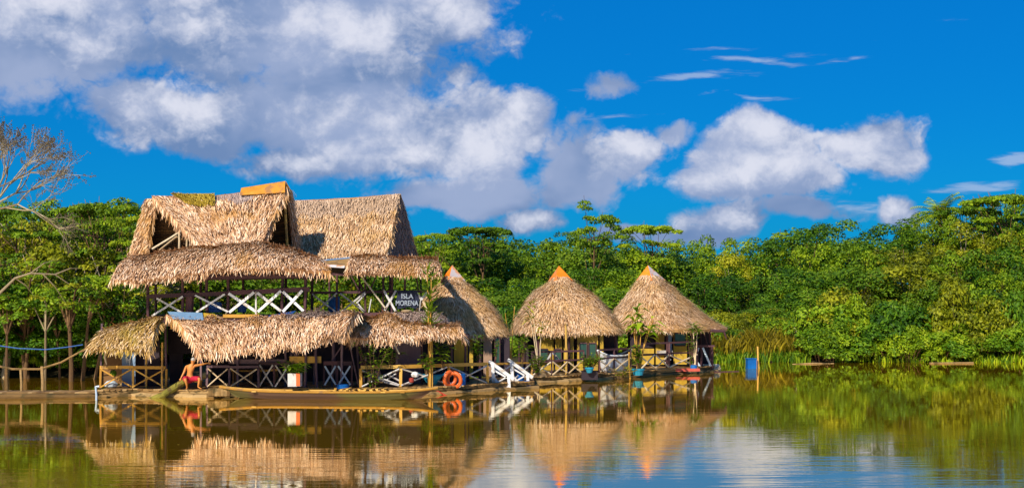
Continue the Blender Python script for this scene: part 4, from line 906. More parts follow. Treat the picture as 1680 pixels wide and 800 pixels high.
for k, (ax, ay, bx, by, w, mm) in enumerate([(512, 482, 551, 511, .08, 'grey_white'), (553, 480, 519, 510, .08, 'grey_white'), (558, 481, 598, 511, .08, 'grey_white'), (599, 479, 563, 509, .08, 'grey_white'), (609, 490, 605, 512, .09, 'grey_white'), (585, 497, 600, 481, .07, 'grey_white'), (585, 495, 598, 511, .07, 'grey_white'), (629, 475, 649, 510, .11, 'grey_white'), (650, 476, 631, 509, .11, 'grey_white'), (681, 476, 692, 492, .10, 'grey_white'), (702, 478, 690, 492, .12, 'grey_white'), (690, 492, 688, 510, .12, 'grey_white'), (694, 494, 702, 511, .10, 'pale_wood')]):
    a = MB(); Dk = 75.36 - .05 * (k % 2); a.beam(P(ax, ay, Dk), P(bx, by, Dk), .05, w); a.build('brace', M[mm], B)
# shaded upper lean-to and lit lower awning on the right of B
l2 = MB()
S5 = poly2([P(630, 514, 75.2), P(670, 512, 75.2), P(712, 511, 75.2), P(722, 516, 75.2)], [P(640, 545, 72.6), P(680, 547, 72.6), P(720, 549, 72.8), P(764, 551, 73)])
mb = MB(); thatch(mb, S5, (0, -1, .8), 1.0, back=l2, hang=.2, verge=(0, 1), wear_shade=lambda u, v: .8); mb.build('lean_to_roof', M['thatch'], B)  # even grey-mauve tint paints the upper building's shade into this thatch
S6 = poly2([P(590, 527, 73.4), P(612, 522, 73.3), P(634, 513, 73.2), P(655, 531, 72.8), P(690, 540, 72.5), P(745, 545, 72.6)], [P(574, 555, 71.2), P(600, 556, 71.0), P(630, 556, 71), P(660, 554, 71), P(705, 551, 71.4), P(760, 550, 72)], 0, .3)
mb = MB(); thatch(mb, S6, (0, -1, .8), 1.3, back=l2, hang=.34, verge=(1.5, 1), lump=.12, nu=24); mb.build('front_awning', M['thatch'], B)
l2.build('palm_lining', M['under'], B)
for px, D, m in ((592, 71.8, 'dark_wood'), (600, 74, 'dark_wood'), (650, 72.2, 'purple_wood'), (692, 74, 'dark_wood'), (740, 74, 'dark_wood'), (704, 72.4, 'yellow_wood'), (764, 75, 'dark_wood')):
    mb = MB(); mb.pole(G(px, D, .36), G(px, D, 2.9), .06, n=7); mb.build('post', M[m], B)
mb = MB(); mb.plate([G(653, 74.4, .4), G(690, 74.4, .4), G(690, 74.4, 2.9), G(653, 74.4, 2.9)], .05, (0, -1, 0)); mb.build('wall', M['mauve_panel'], B)
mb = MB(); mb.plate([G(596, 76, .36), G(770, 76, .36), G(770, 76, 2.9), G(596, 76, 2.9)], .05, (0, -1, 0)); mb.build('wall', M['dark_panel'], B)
mb = MB(); mb.plate([G(745, 75.5, 1.0), G(767, 75.5, 1.0), G(767, 75.5, 2.7), G(745, 75.5, 2.7)], .04, (0, -1, 0)); mb.build('wall_panel', M['yellow_panel'], B)
mb = MB()
for a_, b2 in (((641, 566), (625, 556)), ((646, 562), (655, 580)), ((622, 557), (612, 580))): mb.pole(P(*a_, 71.4), P(*b2, 71.4), .03, n=5)
mb.build('stick', M['pale_wood'], B)
# sign
sg = thing('name_sign', 'black board with white words hanging on the upper rail between crossed braces', 'sign', P(668, 508, 75.2))
mb = MB(); cs = [(653, 477), (683, 476), (688, 491), (683, 506), (668, 503), (652, 507), (650, 492)]
mb.plate([P(x, y, 75.22) for x, y in cs[::-1]], .05, (0, -1, 0)); mb.build('board', M['black'], sg)
def text(s, px, py, D, size, m, parent, name='lettering', sx=1.0):
    cu = bpy.data.curves.new(name, 'FONT'); cu.body = s; cu.size = size; cu.align_x = 'CENTER'; cu.align_y = 'CENTER'; cu.extrude = .012; cu.offset = size * .022
    t = bpy.data.objects.new(name, cu); C.objects.link(t); bpy.context.view_layer.update()
    me = bpy.data.meshes.new_from_object(t.evaluated_get(bpy.context.evaluated_depsgraph_get())); bpy.data.objects.remove(t)
    me.transform(Matrix.Translation(P(px, py, D) - world_loc(parent)) @ Matrix.Rotation(math.radians(90), 4, 'X') @ Matrix.Diagonal((sx, 1, 1, 1)))
    me.materials.clear(); me.materials.append(M[m]); o = bpy.data.objects.new(name, me); C.objects.link(o); o.parent = parent
text('ISLA', 668, 485.8, 75.14, .36, 'signwhite', sg, sx=.92); text('MORENA', 667.5, 497.2, 75.14, .36, 'signwhite', sg, sx=.78)
mb = MB(); mb.lathe(P(667, 513, 75.1), [(.05, 0), (.26, .05), (.3, .12), (.1, .16)], 12); solo(mb, 'basket', M['pale_wood'], 'pale shallow basket below the hanging sign', 'basket')

# ------------------------------------------------------------------ ROUND HUTS
def hut(label, pxc, D, rad, apex_px, apex_y, eave_y, expo, cap_t, rot, wall, capdef, windows, seed, flare=.0):
    c = G(pxc, D); ap = P(apex_px, apex_y, D); Ze = HC + (HY - eave_y) / F * (D - rad * .9)
    r = thing('round_hut', label, 'hut', c); off = Vector((ap.x - c.x, 0, 0)); H = ap.z - Ze
    def rs(a):   # rounded square footprint
        a2 = a - rot; k = 3.2; q = (abs(math.cos(a2)) ** k + abs(math.sin(a2)) ** k) ** (-1 / k)
        return rad * (.80 + .22 * (q - 1) / .23 * .8)
    def S(u, v, t0=cap_t * .7):
        a = 2 * math.pi * u; t = t0 + (1 - t0) * v; g = interp(expo, t); fl = flare * max(0, t - .85) / .15
        rr0 = rs(a) * (g + fl * .12)
        return Vector((c.x + off.x * (1 - t) + rr0 * math.cos(a), D + rr0 * math.sin(a), ap.z - H * t))
    mb, ln = MB(), MB(); rnd = R.getstate()
    # four quarters keep the strips pointing down the slope
    for q in range(4):
        Sq = lambda u, v, q=q: S((q + u) / 4, v)
        mid_a = 2 * math.pi * (q + .5) / 4
        thatch(mb, Sq, (math.cos(mid_a), math.sin(mid_a), .8), 1.1 if q >= 2 else .5, back=ln, nu=10, nv=8, lump=.07, length=.45, hang=.28, wear_shade=lambda u, v: 0)
    mb.build('roof', M['thatch_hut'], r); ln.build('palm_lining', M['under'], r)
    # four sided tin cap
    tc_ = cap_t; n = 4; b0 = [S(k / 4 + .125 + rot / 6.283, 0, tc_) for k in range(4)]
    apx = ap + Vector((0, 0, .05)); sc = 1.4
    cc_ = Vector((c.x + off.x * (1 - tc_), D, ap.z - H * tc_)); b0 = [cc_ + (p - cc_) * sc for p in b0]
    for k in range(4):
        m_ = MB(); p, q = b0[k], b0[(k + 1) % 4]; m_.plate([apx, p, q, q.lerp(p, .5) + Vector((0, 0, -.05))][:3], .015)
        nm = (p + q) / 2 - cc_
        mm = 'pale_tin' if (capdef == 'pale_right' and nm.x > abs(nm.y) * .2) else 'orange_tin'
        m_.build('cap_sheet', M[mm], r)
    # posts and walls
    k = 10
    for i in range(k):
        a = 2 * math.pi * (i + .5) / k; p = Vector((c.x + rs(a) * .86 * math.cos(a), D + rs(a) * .86 * math.sin(a), .36))
        m_ = MB(); m_.pole(p, p + Vector((0, 0, Ze - .2)), .08, n=7); m_.build('post', M['dark_wood'], r)
    m_ = MB(); kk = 20
    ring = [Vector((c.x + rs(6.283 * i / kk) * .86 * math.cos(6.283 * i / kk), D + rs(6.283 * i / kk) * .86 * math.sin(6.283 * i / kk), Ze + .02)) for i in range(kk)]
    for i in range(kk): m_.beam(ring[i], ring[(i + 1) % kk], .1, .14)
    m_.build('ring_beam', M['dark_wood'], r)
    for (x0, x1, z0, z1, dd, mm, nm) in wall:
        m_ = MB(); d_ = D - rad * dd; m_.plate([G(x0, d_, z0), G(x1, d_, z0), G(x1, d_, z1), G(x0, d_, z1)], .05, (0, -1, 0)); w_ = m_.build(nm, M[mm], r)
        if nm == 'window':
            m_ = MB(); q = [G(x0, d_ - .03, z0), G(x1, d_ - .03, z0), G(x1, d_ - .03, z1), G(x0, d_ - .03, z1)]
            for i in range(4): m_.beam(q[i], q[(i + 1) % 4], .05, .07)
            m_.build('frame', M['dark_wood'], w_)
    return r
hut('left round thatched hut half hidden by the back building, shadow across its roof', 747, 81, 3.45, 742, 436, 551, [(0, 0), (.22, .17), (.32, .34), (.45, .53), (.75, .82), (1, 1)], .22, .5,
    [(706, 830, .4, 2.7, .1, 'dark_panel', 'wall'), (793, 807, .5, 2.6, .55, 'tan_panel', 'wall_panel'), (812, 820, 1.2, 2.6, .5, 'glass', 'window'), (820, 836, .6, 2.6, .4, 'dark_panel', 'wall_panel'), (768, 776, .6, 2.6, .55, 'yellow_panel', 'wall_panel')], 'pale_right', 0, 1)
hut('middle round thatched hut with an all orange tin tip', 930, 88, 3.9, 917, 437, 547, [(0, 0), (.22, .17), (.28, .28), (.36, .43), (.48, .61), (.75, .86), (1, 1)], .22, .3,
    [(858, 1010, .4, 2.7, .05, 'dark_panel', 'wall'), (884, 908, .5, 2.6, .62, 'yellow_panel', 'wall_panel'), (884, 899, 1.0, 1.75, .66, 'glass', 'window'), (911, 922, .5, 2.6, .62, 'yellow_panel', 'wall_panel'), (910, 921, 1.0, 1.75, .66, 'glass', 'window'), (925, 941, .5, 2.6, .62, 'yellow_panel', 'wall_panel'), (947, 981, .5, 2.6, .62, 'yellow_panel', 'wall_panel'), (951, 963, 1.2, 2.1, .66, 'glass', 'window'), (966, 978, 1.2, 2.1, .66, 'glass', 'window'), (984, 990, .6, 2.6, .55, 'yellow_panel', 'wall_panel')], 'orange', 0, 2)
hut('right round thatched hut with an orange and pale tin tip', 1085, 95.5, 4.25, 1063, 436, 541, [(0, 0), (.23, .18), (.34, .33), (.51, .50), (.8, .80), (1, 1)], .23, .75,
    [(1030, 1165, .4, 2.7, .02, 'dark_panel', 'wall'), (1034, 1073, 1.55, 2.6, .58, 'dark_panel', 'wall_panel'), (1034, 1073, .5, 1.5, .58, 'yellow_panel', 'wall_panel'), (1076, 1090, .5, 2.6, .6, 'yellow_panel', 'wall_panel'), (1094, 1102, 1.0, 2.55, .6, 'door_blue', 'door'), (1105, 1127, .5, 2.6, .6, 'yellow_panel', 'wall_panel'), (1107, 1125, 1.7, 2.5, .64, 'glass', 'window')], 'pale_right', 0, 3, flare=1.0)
# ------------------------------------------------------------------ boats
def canoe(label, p0, p1, wl, h0, beam, mats, lift=.35, n=30, name='wooden_boat', inner='deck', rake=0.0):
    """p0, p1: stern and bow on the water; an open dugout-like hull"""
    p0, p1 = Vector(p0), Vector(p1); ax = (p1 - p0); Ln = ax.length; ax.normalize(); sd_ = Vector((-ax.y, ax.x, 0)); c = (p0 + p1) / 2
    r = thing(name, label, 'boat', (c.x, c.y, 0))
    prof = [(-1, 1), (-.9, .45), (-.62, -.05), (0, -.25), (.62, -.05), (.9, .45), (1, 1)]
    hull = MB(); vs = []; inn = []
    for i in range(n + 1):
        t = i / n; w = beam / 2 * max(.06, math.sin(math.pi * min(max(t, .0), 1)) ** .6); e = abs(2 * t - 1) ** 4 * lift; o = p0 + ax * Ln * t
        for (a, z) in prof: vs.append(o + sd_ * a * w + ax * rake * max(z, -.1) * (2 * t - 1) + Vector((0, 0, (z * h0 if z > 0 else z * .5) + e)))
        for (a, z) in prof: inn.append(o + sd_ * a * w * .9 + ax * rake * .95 * max(z, .1) * (2 * t - 1) + Vector((0, 0, (max(z, .12) * h0 if z < 1 else h0 * .97) + e)))
    k = len(prof); q = [(i * k + j, i * k + j + 1, (i + 1) * k + j + 1, (i + 1) * k + j) for i in range(n) for j in range(k - 1)]
    hull.add(vs, q + [tuple(range(k)), tuple(range(n * k, n * k + k))], .5); hull.build('hull', M[mats[0]], r)
    m = MB(); m.add(inn, q, .3); m.build('inside', M[inner], r)
    m = MB()
    for s in (0, k - 1):
        m.tube([vs[i * k + s] + Vector((0, 0, .015)) for i in range(n + 1)], .055, 6)
    m.build('gunwale', M[mats[1]], r)
    return r, p0, ax, Ln, sd_
M['hull'] = mat('green_brown_hull', [(.04, .02, .015), (.09, .045, .025), (.14, .075, .035)], scale=1.0, tone=.2, rough=.75, stretch=(.3, 1, 4), patch=((.10, .095, .02), .22, .5, .58, .7))
r, p0, ax, Ln, sd_ = canoe('long low wooden boat with a yellow rim lying along the raft', W(384, 653), W(694, 655), 0, .34, 1.1, ('hull', 'yellow_wood'), .2, rake=.7)
for t in (.12, .25, .38, .5, .8, .9):
    m = MB(); o = p0 + ax * Ln * t + Vector((0, 0, .36)); m.beam(o - sd_ * .5, o + sd_ * .5, .22, .04); m.build('thwart', M['yellow_wood'], r)
m = MB()
for k in range(9): o = p0 + ax * (Ln * .55 + k * .28) + Vector((0, 0, .47 + R.uniform(-.02, .03))); m.beam(o - sd_ * .5, o + sd_ * (.5 + R.uniform(-.1, .2)) + ax * R.uniform(-.2, .2), .12, .05)
m.build('cargo_boards', M['yellow_wood'], r)
canoe('small turquoise boat beside the orange life ring', G(700, 72.8, .52), G(718, 72.8, .52), 0, .36, .6, ('teal', 'teal'), .1, 12, inner='dark_panel', rake=.42)
canoe('white boat moored between the middle and right huts', G(986, 85.6, .36), G(1030, 87.5, .36), 0, .95, .9, ('white', 'white'), .35, 14, inner='dark_panel', rake=.3)
m = MB(); m.tube([P(704, 636, 72.6), P(722, 643, 72), P(738, 651.5, 71.2)], .035, 6); o = solo(m, 'oar', M['red'], 'reddish oar slanting from the turquoise boat to the water', 'oar')
# ------------------------------------------------------------------ life ring, barrels, boxes
def torus(m, c, R_, r_, tilt, n=28, k=10, tone=.5, squash=1.0, yaw=0):
    Mx = Matrix.Rotation(yaw, 3, 'Z') @ Matrix.Rotation(tilt, 3, 'X')
    vs = [Vector(c) + Mx @ Vector(((R_ + r_ * math.cos(b)) * math.cos(a) * squash, r_ * math.sin(b), (R_ + r_ * math.cos(b)) * math.sin(a))) for a in [6.2832 * i / n for i in range(n)] for b in [6.2832 * j / k for j in range(k)]]
    m.add(vs, [(i * k + j, i * k + (j + 1) % k, ((i + 1) % n) * k + (j + 1) % k, ((i + 1) % n) * k + j) for i in range(n) for j in range(k)], tone)
for (px, py, yaw, lab) in ((738.5, 621, .75, 'orange life ring hanging on the yellow handrail, left one of the pair'), (745, 623, -.35, 'orange life ring hanging in front of the blue barrel, right one of the pair')):
    r = thing('life_ring', lab, 'life ring', P(px, py + 16, 72.9), 'life rings on the handrail'); m = MB(); torus(m, P(px, py, 72.9), .36, .10, .1, yaw=yaw); m.build('ring', M['orange'], r, True)
    m = MB()
    for a in (.78, 2.36, 3.93, 5.5): torus(m, P(px, py, 72.9) + Matrix.Rotation(yaw, 3, 'Z') @ Vector((.36 * math.cos(a), 0, .36 * math.sin(a))), .108, .012, 0, 10, 5, yaw=yaw + 1.57 if abs(math.cos(a)) < .1 else yaw)
    m.build('band', M['grey_white'], r)
def barrel(px, py, D, rr_, h, label, m='blue', lidm=None, tilt=0):
    c = P(px, py, D); r = thing('barrel', label, 'barrel', c, 'blue barrels'); b_ = MB(); b_.lathe(c, [(rr_ * .93, 0), (rr_, .03), (rr_, h * .3), (rr_ * 1.04, h * .33), (rr_, h * .36), (rr_, h * .64), (rr_ * 1.04, h * .67), (rr_, h * .7), (rr_, h - .03), (rr_ * .93, h)], 18); b_.build('drum', M[m], r, False)
    l_ = MB(); l_.lathe(c + Vector((0, 0, h + .003)), [(rr_ * .8, 0), (rr_ * .8, .02)], 16); l_.build('lid', M[lidm or m], r); return r
barrel(756, 633, 73.6, .24, .62, 'blue barrel right behind the life rings')
barrel(852, 629, 77.5, .26, .85, 'bright blue barrel behind the right hand white ramp frame')
barrel(865, 634, 77, .2, .3, 'small blue tub at the end of the white ramp frames')
barrel(548, 512, 76.5, .3, .8, 'blue barrel upstairs in the back building')
barrel(353, 512, 72, .33, .5, 'dark blue barrel upstairs behind the second cross from the left', 'navy_tin')
barrel(397, 512, 72, .22, .55, 'dark blue barrel upstairs behind the first bold white cross', 'navy_tin')
barrel(562, 637, 71.3, .33, .2, 'flat blue tub under the bluish crossed rail')
barrel(1138, 608, 91, .22, .35, 'small blue tub beside the right hut railing')
# square drum in the water
dc = W(1232, 604); r = thing('blue_drum', 'blue square drum standing in the water next to a yellow stake', 'drum', dc); m = MB(); m.box(dc + Vector((0, 0, .26)), (.58, .5, .76), .15, .3); m.build('body', M['blue'], r)
m = MB(); m.box(dc + Vector((.0, 0, .66)), (.66, .6, .05), .15, .5); m.build('lid', M['blue'], r)
m = MB(); m.box(dc + Vector((.33, .0, .27)), (.05, .46, .70), .15, .5); m.build('side_panel', M['mauve_panel'], r)
m = MB(); m.pole(W(1246, 604) + Vector((0, 0, -.5)), P(1243, 568, 98), .07, .06); solo(m, 'mooring_stake', M['yellow_wood'], 'yellow stake standing in the water right of the blue drum', 'stake')
m = MB(); m.tube([W(1172, 610) , W(1212, 609)], .05, 6); solo(m, 'floating_pole', M['dark_wood'], 'thin dark pole floating off the right end of the raft', 'pole')
m = MB(); m.beam(G(1526, 104.8, .05), G(1596, 105.2, .06), .3, .08); solo(m, 'plank', M['log'], 'brown plank lying at the foot of the far right bank', 'plank')
m = MB(); m.tube([W(1300, 597) + Vector((0, 0, .0)), W(1335, 596.5) + Vector((0, 0, .05)), W(1368, 595.8) + Vector((0, 0, .0))], [.03, .05, .03], 6); solo(m, 'driftwood', M['log'], 'driftwood stem below the golden reeds', 'driftwood')
m = MB(); m.tube([P(1301, 528, 111), P(1308, 545, 111), P(1312, 558, 111)], [.08, .14, .05], 6, .9); solo(m, 'dead_stump', M['pale_wood'], 'pale broken stump showing in the growth above the golden reeds', 'stump')
# white ramp frames
def ramp(x, y0, label):
    r = thing('ramp_frame', label, 'ramp', W(x + 15, y0), 'white ramp frames'); D = W(x + 15, y0).y - .1
    def q(px, py): return P(x + px, y0 + py, D)
    m = MB(); m.beam(q(-2, -47), q(39, -17), .1, .17); m.build('handrail', M['white'], r)
    m = MB(); m.beam(q(4, -42), q(6.5, -1), .17, .17, upv=(0, 1, 0)); m.beam(q(30.5, -23), q(31.5, -1), .15, .15, upv=(0, 1, 0)); m.build('upright', M['white'], r)
    m = MB(); m.beam(q(5, -2.5), q(33, -2.5), .12, .17); m.build('foot_beam', M['white'], r)
    m = MB(); m.plate([q(6, -24), q(21, -3), q(7, -3)], .04, (0, -1, 0)); m.build('gusset', M['white'], r)
    m = MB(); m.beam(q(6, -32) + Vector((0, .06, 0)), q(30, -18) + Vector((0, .06, 0)), .04, .08); m.beam(q(12, -12) + Vector((0, .06, 0)), q(30, -22) + Vector((0, .06, 0)), .04, .07); m.build('crossbar', M['white'], r)
ramp(804, 638.5, 'white slanting ramp frame nearer the life ring'); ramp(835, 636, 'white slanting ramp frame at the raft corner by the blue barrel')
# curved white pieces leaning on the yellow rail
m = MB(); D = 71.9
m.tube([P(617, 619, D), P(633, 627, D), P(655, 632, D), P(676, 627, D)], .055, 6); m.tube([P(617, 620, D), P(640, 611, D), P(655, 606, D)], .05, 6); m.tube([P(634, 613, D - .1), P(657, 625, D - .1)], .05, 6)
m.tube([P(632, 624, D), P(650, 612, D)], .035, 6)
solo(m, 'rod_trestle', M['grey_white'], 'curved white rod frame leaning on the yellow handrail left of the turquoise boat', 'frame')
m = MB(); m.lathe(P(681, 619, 71.9), [(.03, 0), (.16, .05), (.2, .15), (.14, .26), (.02, .3)], 12); solo(m, 'white_bundle', M['white'], 'small white bundle above the turquoise boat', 'bundle')
m = MB(); m.lathe(P(675, 627, 71.8), [(.06, 0), (.12, .03), (.12, .2), (.05, .24)], 12); solo(m, 'red_can', M['red'], 'small red can left of the turquoise boat', 'can')
m = MB(); m.lathe(P(664, 603, 72), [(.1, 0), (.15, .03), (.14, .14), (.04, .18)], 12); solo(m, 'dark_pot', M['dark_wood'], 'small dark pot standing on the yellow handrail', 'pot')
# corner table at the end of the raft
r = thing('corner_table', 'dark high table with slanting blue-grey braces at the right end of the raft', 'table', W(1158, 609)); D = 94
m = MB(); m.beam(P(1141, 567, D), P(1171, 567, D), .8, .12); m.build('table_top', M['dark_wood'], r)
for px in (1144, 1151, 1168):
    m = MB(); m.pole(P(px, 606, D - .3), P(px, 568, D - .3), .08); m.build('leg', M['dark_wood'], r)
m = MB(); m.beam(P(1153, 570, D - .4), P(1166, 600, D - .4), .05, .12); m.beam(P(1146, 570, D - .4), P(1140, 588, D - .4), .05, .12); m.beam(P(1140, 588, D - .4), P(1149, 602, D - .4), .05, .12); m.build('brace', M['bluewhite'], r)
m = MB()
for i in range(3): m.tube([W(1146, 609) + Vector((0, .3 * i, .12 + .16 * (i % 2))), W(1180, 608) + Vector((0, .3 * i, .12 + .16 * (i % 2)))], .17, 9, wob=.2)
solo(m, 'float_log', M['pale_wood'], 'pale weathered float logs under the dark corner table', 'logs')
m = MB(); m.pole(P(1150, 567, 95), P(1149, 545, 95), .06); solo(m, 'roof_prop', M['dark_wood'], 'upright dark prop between the corner table and the last hut roof', 'prop')
m = MB(); m.pole(P(1160, 565, 95), P(1155, 545, 95), .05); solo(m, 'roof_prop', M['dark_wood'], 'leaning dark prop right of the upright one under the last hut roof', 'prop')
m = MB(); m.tube([P(1165, 542, 93), P(1188, 543, 93), P(1192, 556, 93)], [.12, .1, .03], 6); solo(m, 'hanging_bough', M['dark_wood'], 'dark drooping bough at the far right tip of the last hut roof', 'bough')
m = MB(); m.box(P(1127, 606, 91), (1.5, .6, .18), .1); solo(m, 'red_tray', M['red'], 'low reddish crate on the raft left of the dark corner table', 'crate')
# ------------------------------------------------------------------ plants on the raft
def sprig(m, base, h, n, rr, ll=.4, ww=.12, spread=.5, up=.5):
    pts = [Vector(base)]
    for k in range(5): pts.append(Vector(base) + Vector((spread * (k / 5) ** 1.5 * rr.uniform(-1, 1), spread * (k / 5) ** 1.5 * rr.uniform(-.6, .6), h * (k + 1) / 5)))
    return pts
def leaf(m, o, d, l, w, tone=None, droop=.3):
    d = Vector(d).normalized(); s = d.cross(Vector((0, 0, 1))); s = s.normalized() if s.length > 1e-3 else Vector((1, 0, 0)); n = s.cross(d)
    a = o + d * l * .45 + Vector((0, 0, -.05 * droop)); e = o + d * l + Vector((0, 0, -l * droop))
    m.add([o, a + s * w / 2, e, a - s * w / 2, a + n * -.02], [(0, 1, 4), (1, 2, 4), (2, 3, 4), (3, 0, 4)], tone)
def plant(name, label, px, py, D, h, stems, spread, ll, ww, per, leafm, pot=None, stemm='bark', group=None, zs=.2, droop=.3, sr=.02):
    rr = random.Random(px * 7 + stems); b = P(px, py, D); r = thing(name, label, 'plant', b, group); sm, lm = MB(), MB(); ph = 0
    if pot:
        w, ph, pm = pot; q = MB()
        if pm[0] == 'box':
            q.box(b + Vector((0, 0, ph / 2)), (w, w, ph)); q.build('planter', M[pm[1]], r)
        else: q.lathe(b, [(w * .36, 0), (w * .46, ph * .8), (w * .52, ph * .82), (w * .5, ph)], 14); q.build('pot', M[pm[1]], r)
    for s in range(stems):
        a = rr.uniform(0, 6.28); e = Vector((math.cos(a), math.sin(a), 0)) * spread * rr.uniform(.2, 1); hh = h * rr.uniform(.7, 1.05); o = b + Vector((0, 0, ph * .9)) + e * .12
        pts = [o + e * (k / 6) ** 1.6 + Vector((rr.uniform(-.02, .02), 0, (hh - ph) * k / 6)) for k in range(7)]
        sm.tube(pts, [sr * (1 - .1 * k) for k in range(7)], 5, .5)
        for i in range(per):
            t = rr.uniform(zs, 1) ** .8; k = min(5, int(t * 6)); o2 = pts[k].lerp(pts[k + 1], t * 6 - k)
            a = rr.uniform(0, 6.28); leaf(lm, o2, (math.cos(a), math.sin(a), rr.uniform(-.1, .9)), ll * rr.uniform(.6, 1.2), ww * rr.uniform(.7, 1.2), rr.uniform(.2, 1), droop)
    sm.build('stems', M[stemm], r); lm.build('leaves', L[leafm], r); return r
pp = plant
pp('potted_fern', 'bright green fern in a grey and orange box standing on the boat', 484, 633, 69.2, 1.15, 16, .75, .42, .14, 12, 'bright', (.6, .62, ('box', 'grey_white')), zs=.4)
m = MB(); m.box(P(489, 633, 68.85) + Vector((0, 0, .31)), (.18, .05, .60)); solo(m, 'orange_board', M['orange'], 'narrow orange board on the front of the fern box', 'board')
pp('tall_shrub', 'leafy shrub growing through the left end of the yellow handrail', 612, 642, 71.3, 2.6, 12, 1.2, .4, .13, 16, 'bright', zs=.05)
pp('tall_shrub', 'small arching shrub between the low awning and the yellow handrail', 640, 603, 71.6, 1.0, 6, .6, .35, .1, 10, 'bright')
pp('climbing_plant', 'tall yellow-green climbing plant rising on a pole past the sign', 706, 640, 72, 6.2, 3, .18, .75, .14, 46, 'bright', zs=.42, stemm='yellow_wood', sr=.045, droop=-.1)
pp('broad_leaf_plant', 'broad leaved green plant behind the handrail above the turquoise boat', 727, 604, 72.6, 1.6, 7, .6, .6, .2, 13, 'bright', zs=.2)
pp('broad_leaf_plant', 'drooping low plant on the handrail left of the broad leaved plant', 700, 614, 72.0, 1.0, 8, .5, .5, .15, 9, 'bright', zs=.2)
pp('bushy_plant', 'dense upright plant in front of the left round hut', 783, 596, 75, 1.4, 8, .3, .35, .13, 18, 'bright', zs=.1)
pp('bushy_plant', 'thin pale plant at the window of the left round hut', 813, 589, 75.6, 1.1, 4, .2, .25, .09, 14, 'bright', zs=.1)
pp('ginger_plant', 'tall reedy plant with arching leaves between the left and middle huts', 856, 596, 77.6, 1.5, 6, .7, .75, .13, 12, 'bright', zs=.2)
pp('ginger_plant', 'very tall leaning stalk with leaves crossing the left side of the middle hut roof', 838, 590, 80.5, 3.6, 2, 1.0, .8, .16, 13, 'mid', zs=.65, stemm='yellow_wood', sr=.04)
pp('ginger_plant', 'tall stalk with long leaves in front of the middle hut roof', 884, 610, 81, 3.7, 3, 1.1, .85, .15, 14, 'olive', zs=.6, stemm='pale_wood', sr=.04)
pp('round_bush', 'round green bush at the raft corner next to the blue barrel', 881, 616, 77.5, 1.1, 20, .6, .3, .13, 13, 'bright', zs=.1)
pp('potted_bush', 'yellow-green bush in a turquoise pot set in a dark box by the middle hut', 967, 622, 83, 1.5, 20, .85, .35, .13, 13, 'bright', (.9, .45, ('box', 'dark_panel')), zs=.3)
m = MB(); m.lathe(P(967, 611, 82.3), [(.14, 0), (.22, .2), (.26, .22), (.25, .3)], 14); solo(m, 'turquoise_pot', M['teal'], 'turquoise pot on the dark box by the middle hut', 'pot')
pp('banana_plant', 'banana like plant with big leaves in front of the gap between the last two huts', 1047, 612, 87, 3.9, 6, .9, 1.15, .34, 11, 'mid', zs=.6, stemm='yellow_wood', sr=.05, droop=.45)
pp('potted_plant', 'green plant in a bright blue pot on the raft edge before the right hut', 1047, 615, 86.4, 1.9, 11, .45, .45, .15, 13, 'bright', (.75, .38, ('pot', 'teal')), zs=.2)
pp('small_palm', 'spiky small palm with a thin trunk at the right end of the last hut', 1140, 605, 91, 2.9, 2, .2, .8, .1, 34, 'mid', zs=.85, stemm='pale_wood', sr=.05)
pp('tall_shrub', 'straggly yellow-green shrub below the small palm', 1133, 606, 91, 2.3, 6, .4, .3, .1, 14, 'bright', zs=.1)
pp('low_plant', 'low green plants spilling over the raft left of the blue pot', 1020, 621, 84.6, .7, 14, .9, .3, .1, 9, 'olive', zs=.1)
m = MB(); m.pole(W(929, 624) + Vector((0, 0, -.2)), P(928, 530, 83.0), .06); solo(m, 'yellow_pole', M['yellow_wood'], 'upright yellow pole in front of the middle hut', 'pole')
m = MB(); m.pole(W(1034, 620) + Vector((0, 0, -.2)), P(1032, 578, 85.0), .05); solo(m, 'yellow_pole', M['yellow_wood'], 'short yellow pole left of the bright blue pot', 'pole')
m = MB(); m.pole(P(709, 640, 72.1), P(708, 530, 72.1), .05); solo(m, 'yellow_pole', M['yellow_wood'], 'yellow pole carrying the tall climbing plant', 'pole')
# stair rail before the middle hut
m = MB(); m.beam(P(907, 578, 84), P(917, 590, 84), .08, .12); m.beam(P(905, 578, 84.1), P(897, 592, 84.1), .08, .10); solo(m, 'white_trestle', M['grey_white'], 'small white trestle behind the middle hut railing', 'trestle')
m = MB(); m.beam(P(1093, 588, 92.5), P(1097, 600, 92.5), .1, .12); m.beam(P(1100, 588, 92.4), P(1091, 596, 92.4), .1, .12); m.box(P(1090, 578, 93), (1.0, .5, .3)); solo(m, 'white_chair', M['grey_white'], 'pale chair behind the railing of the right hut', 'chair')
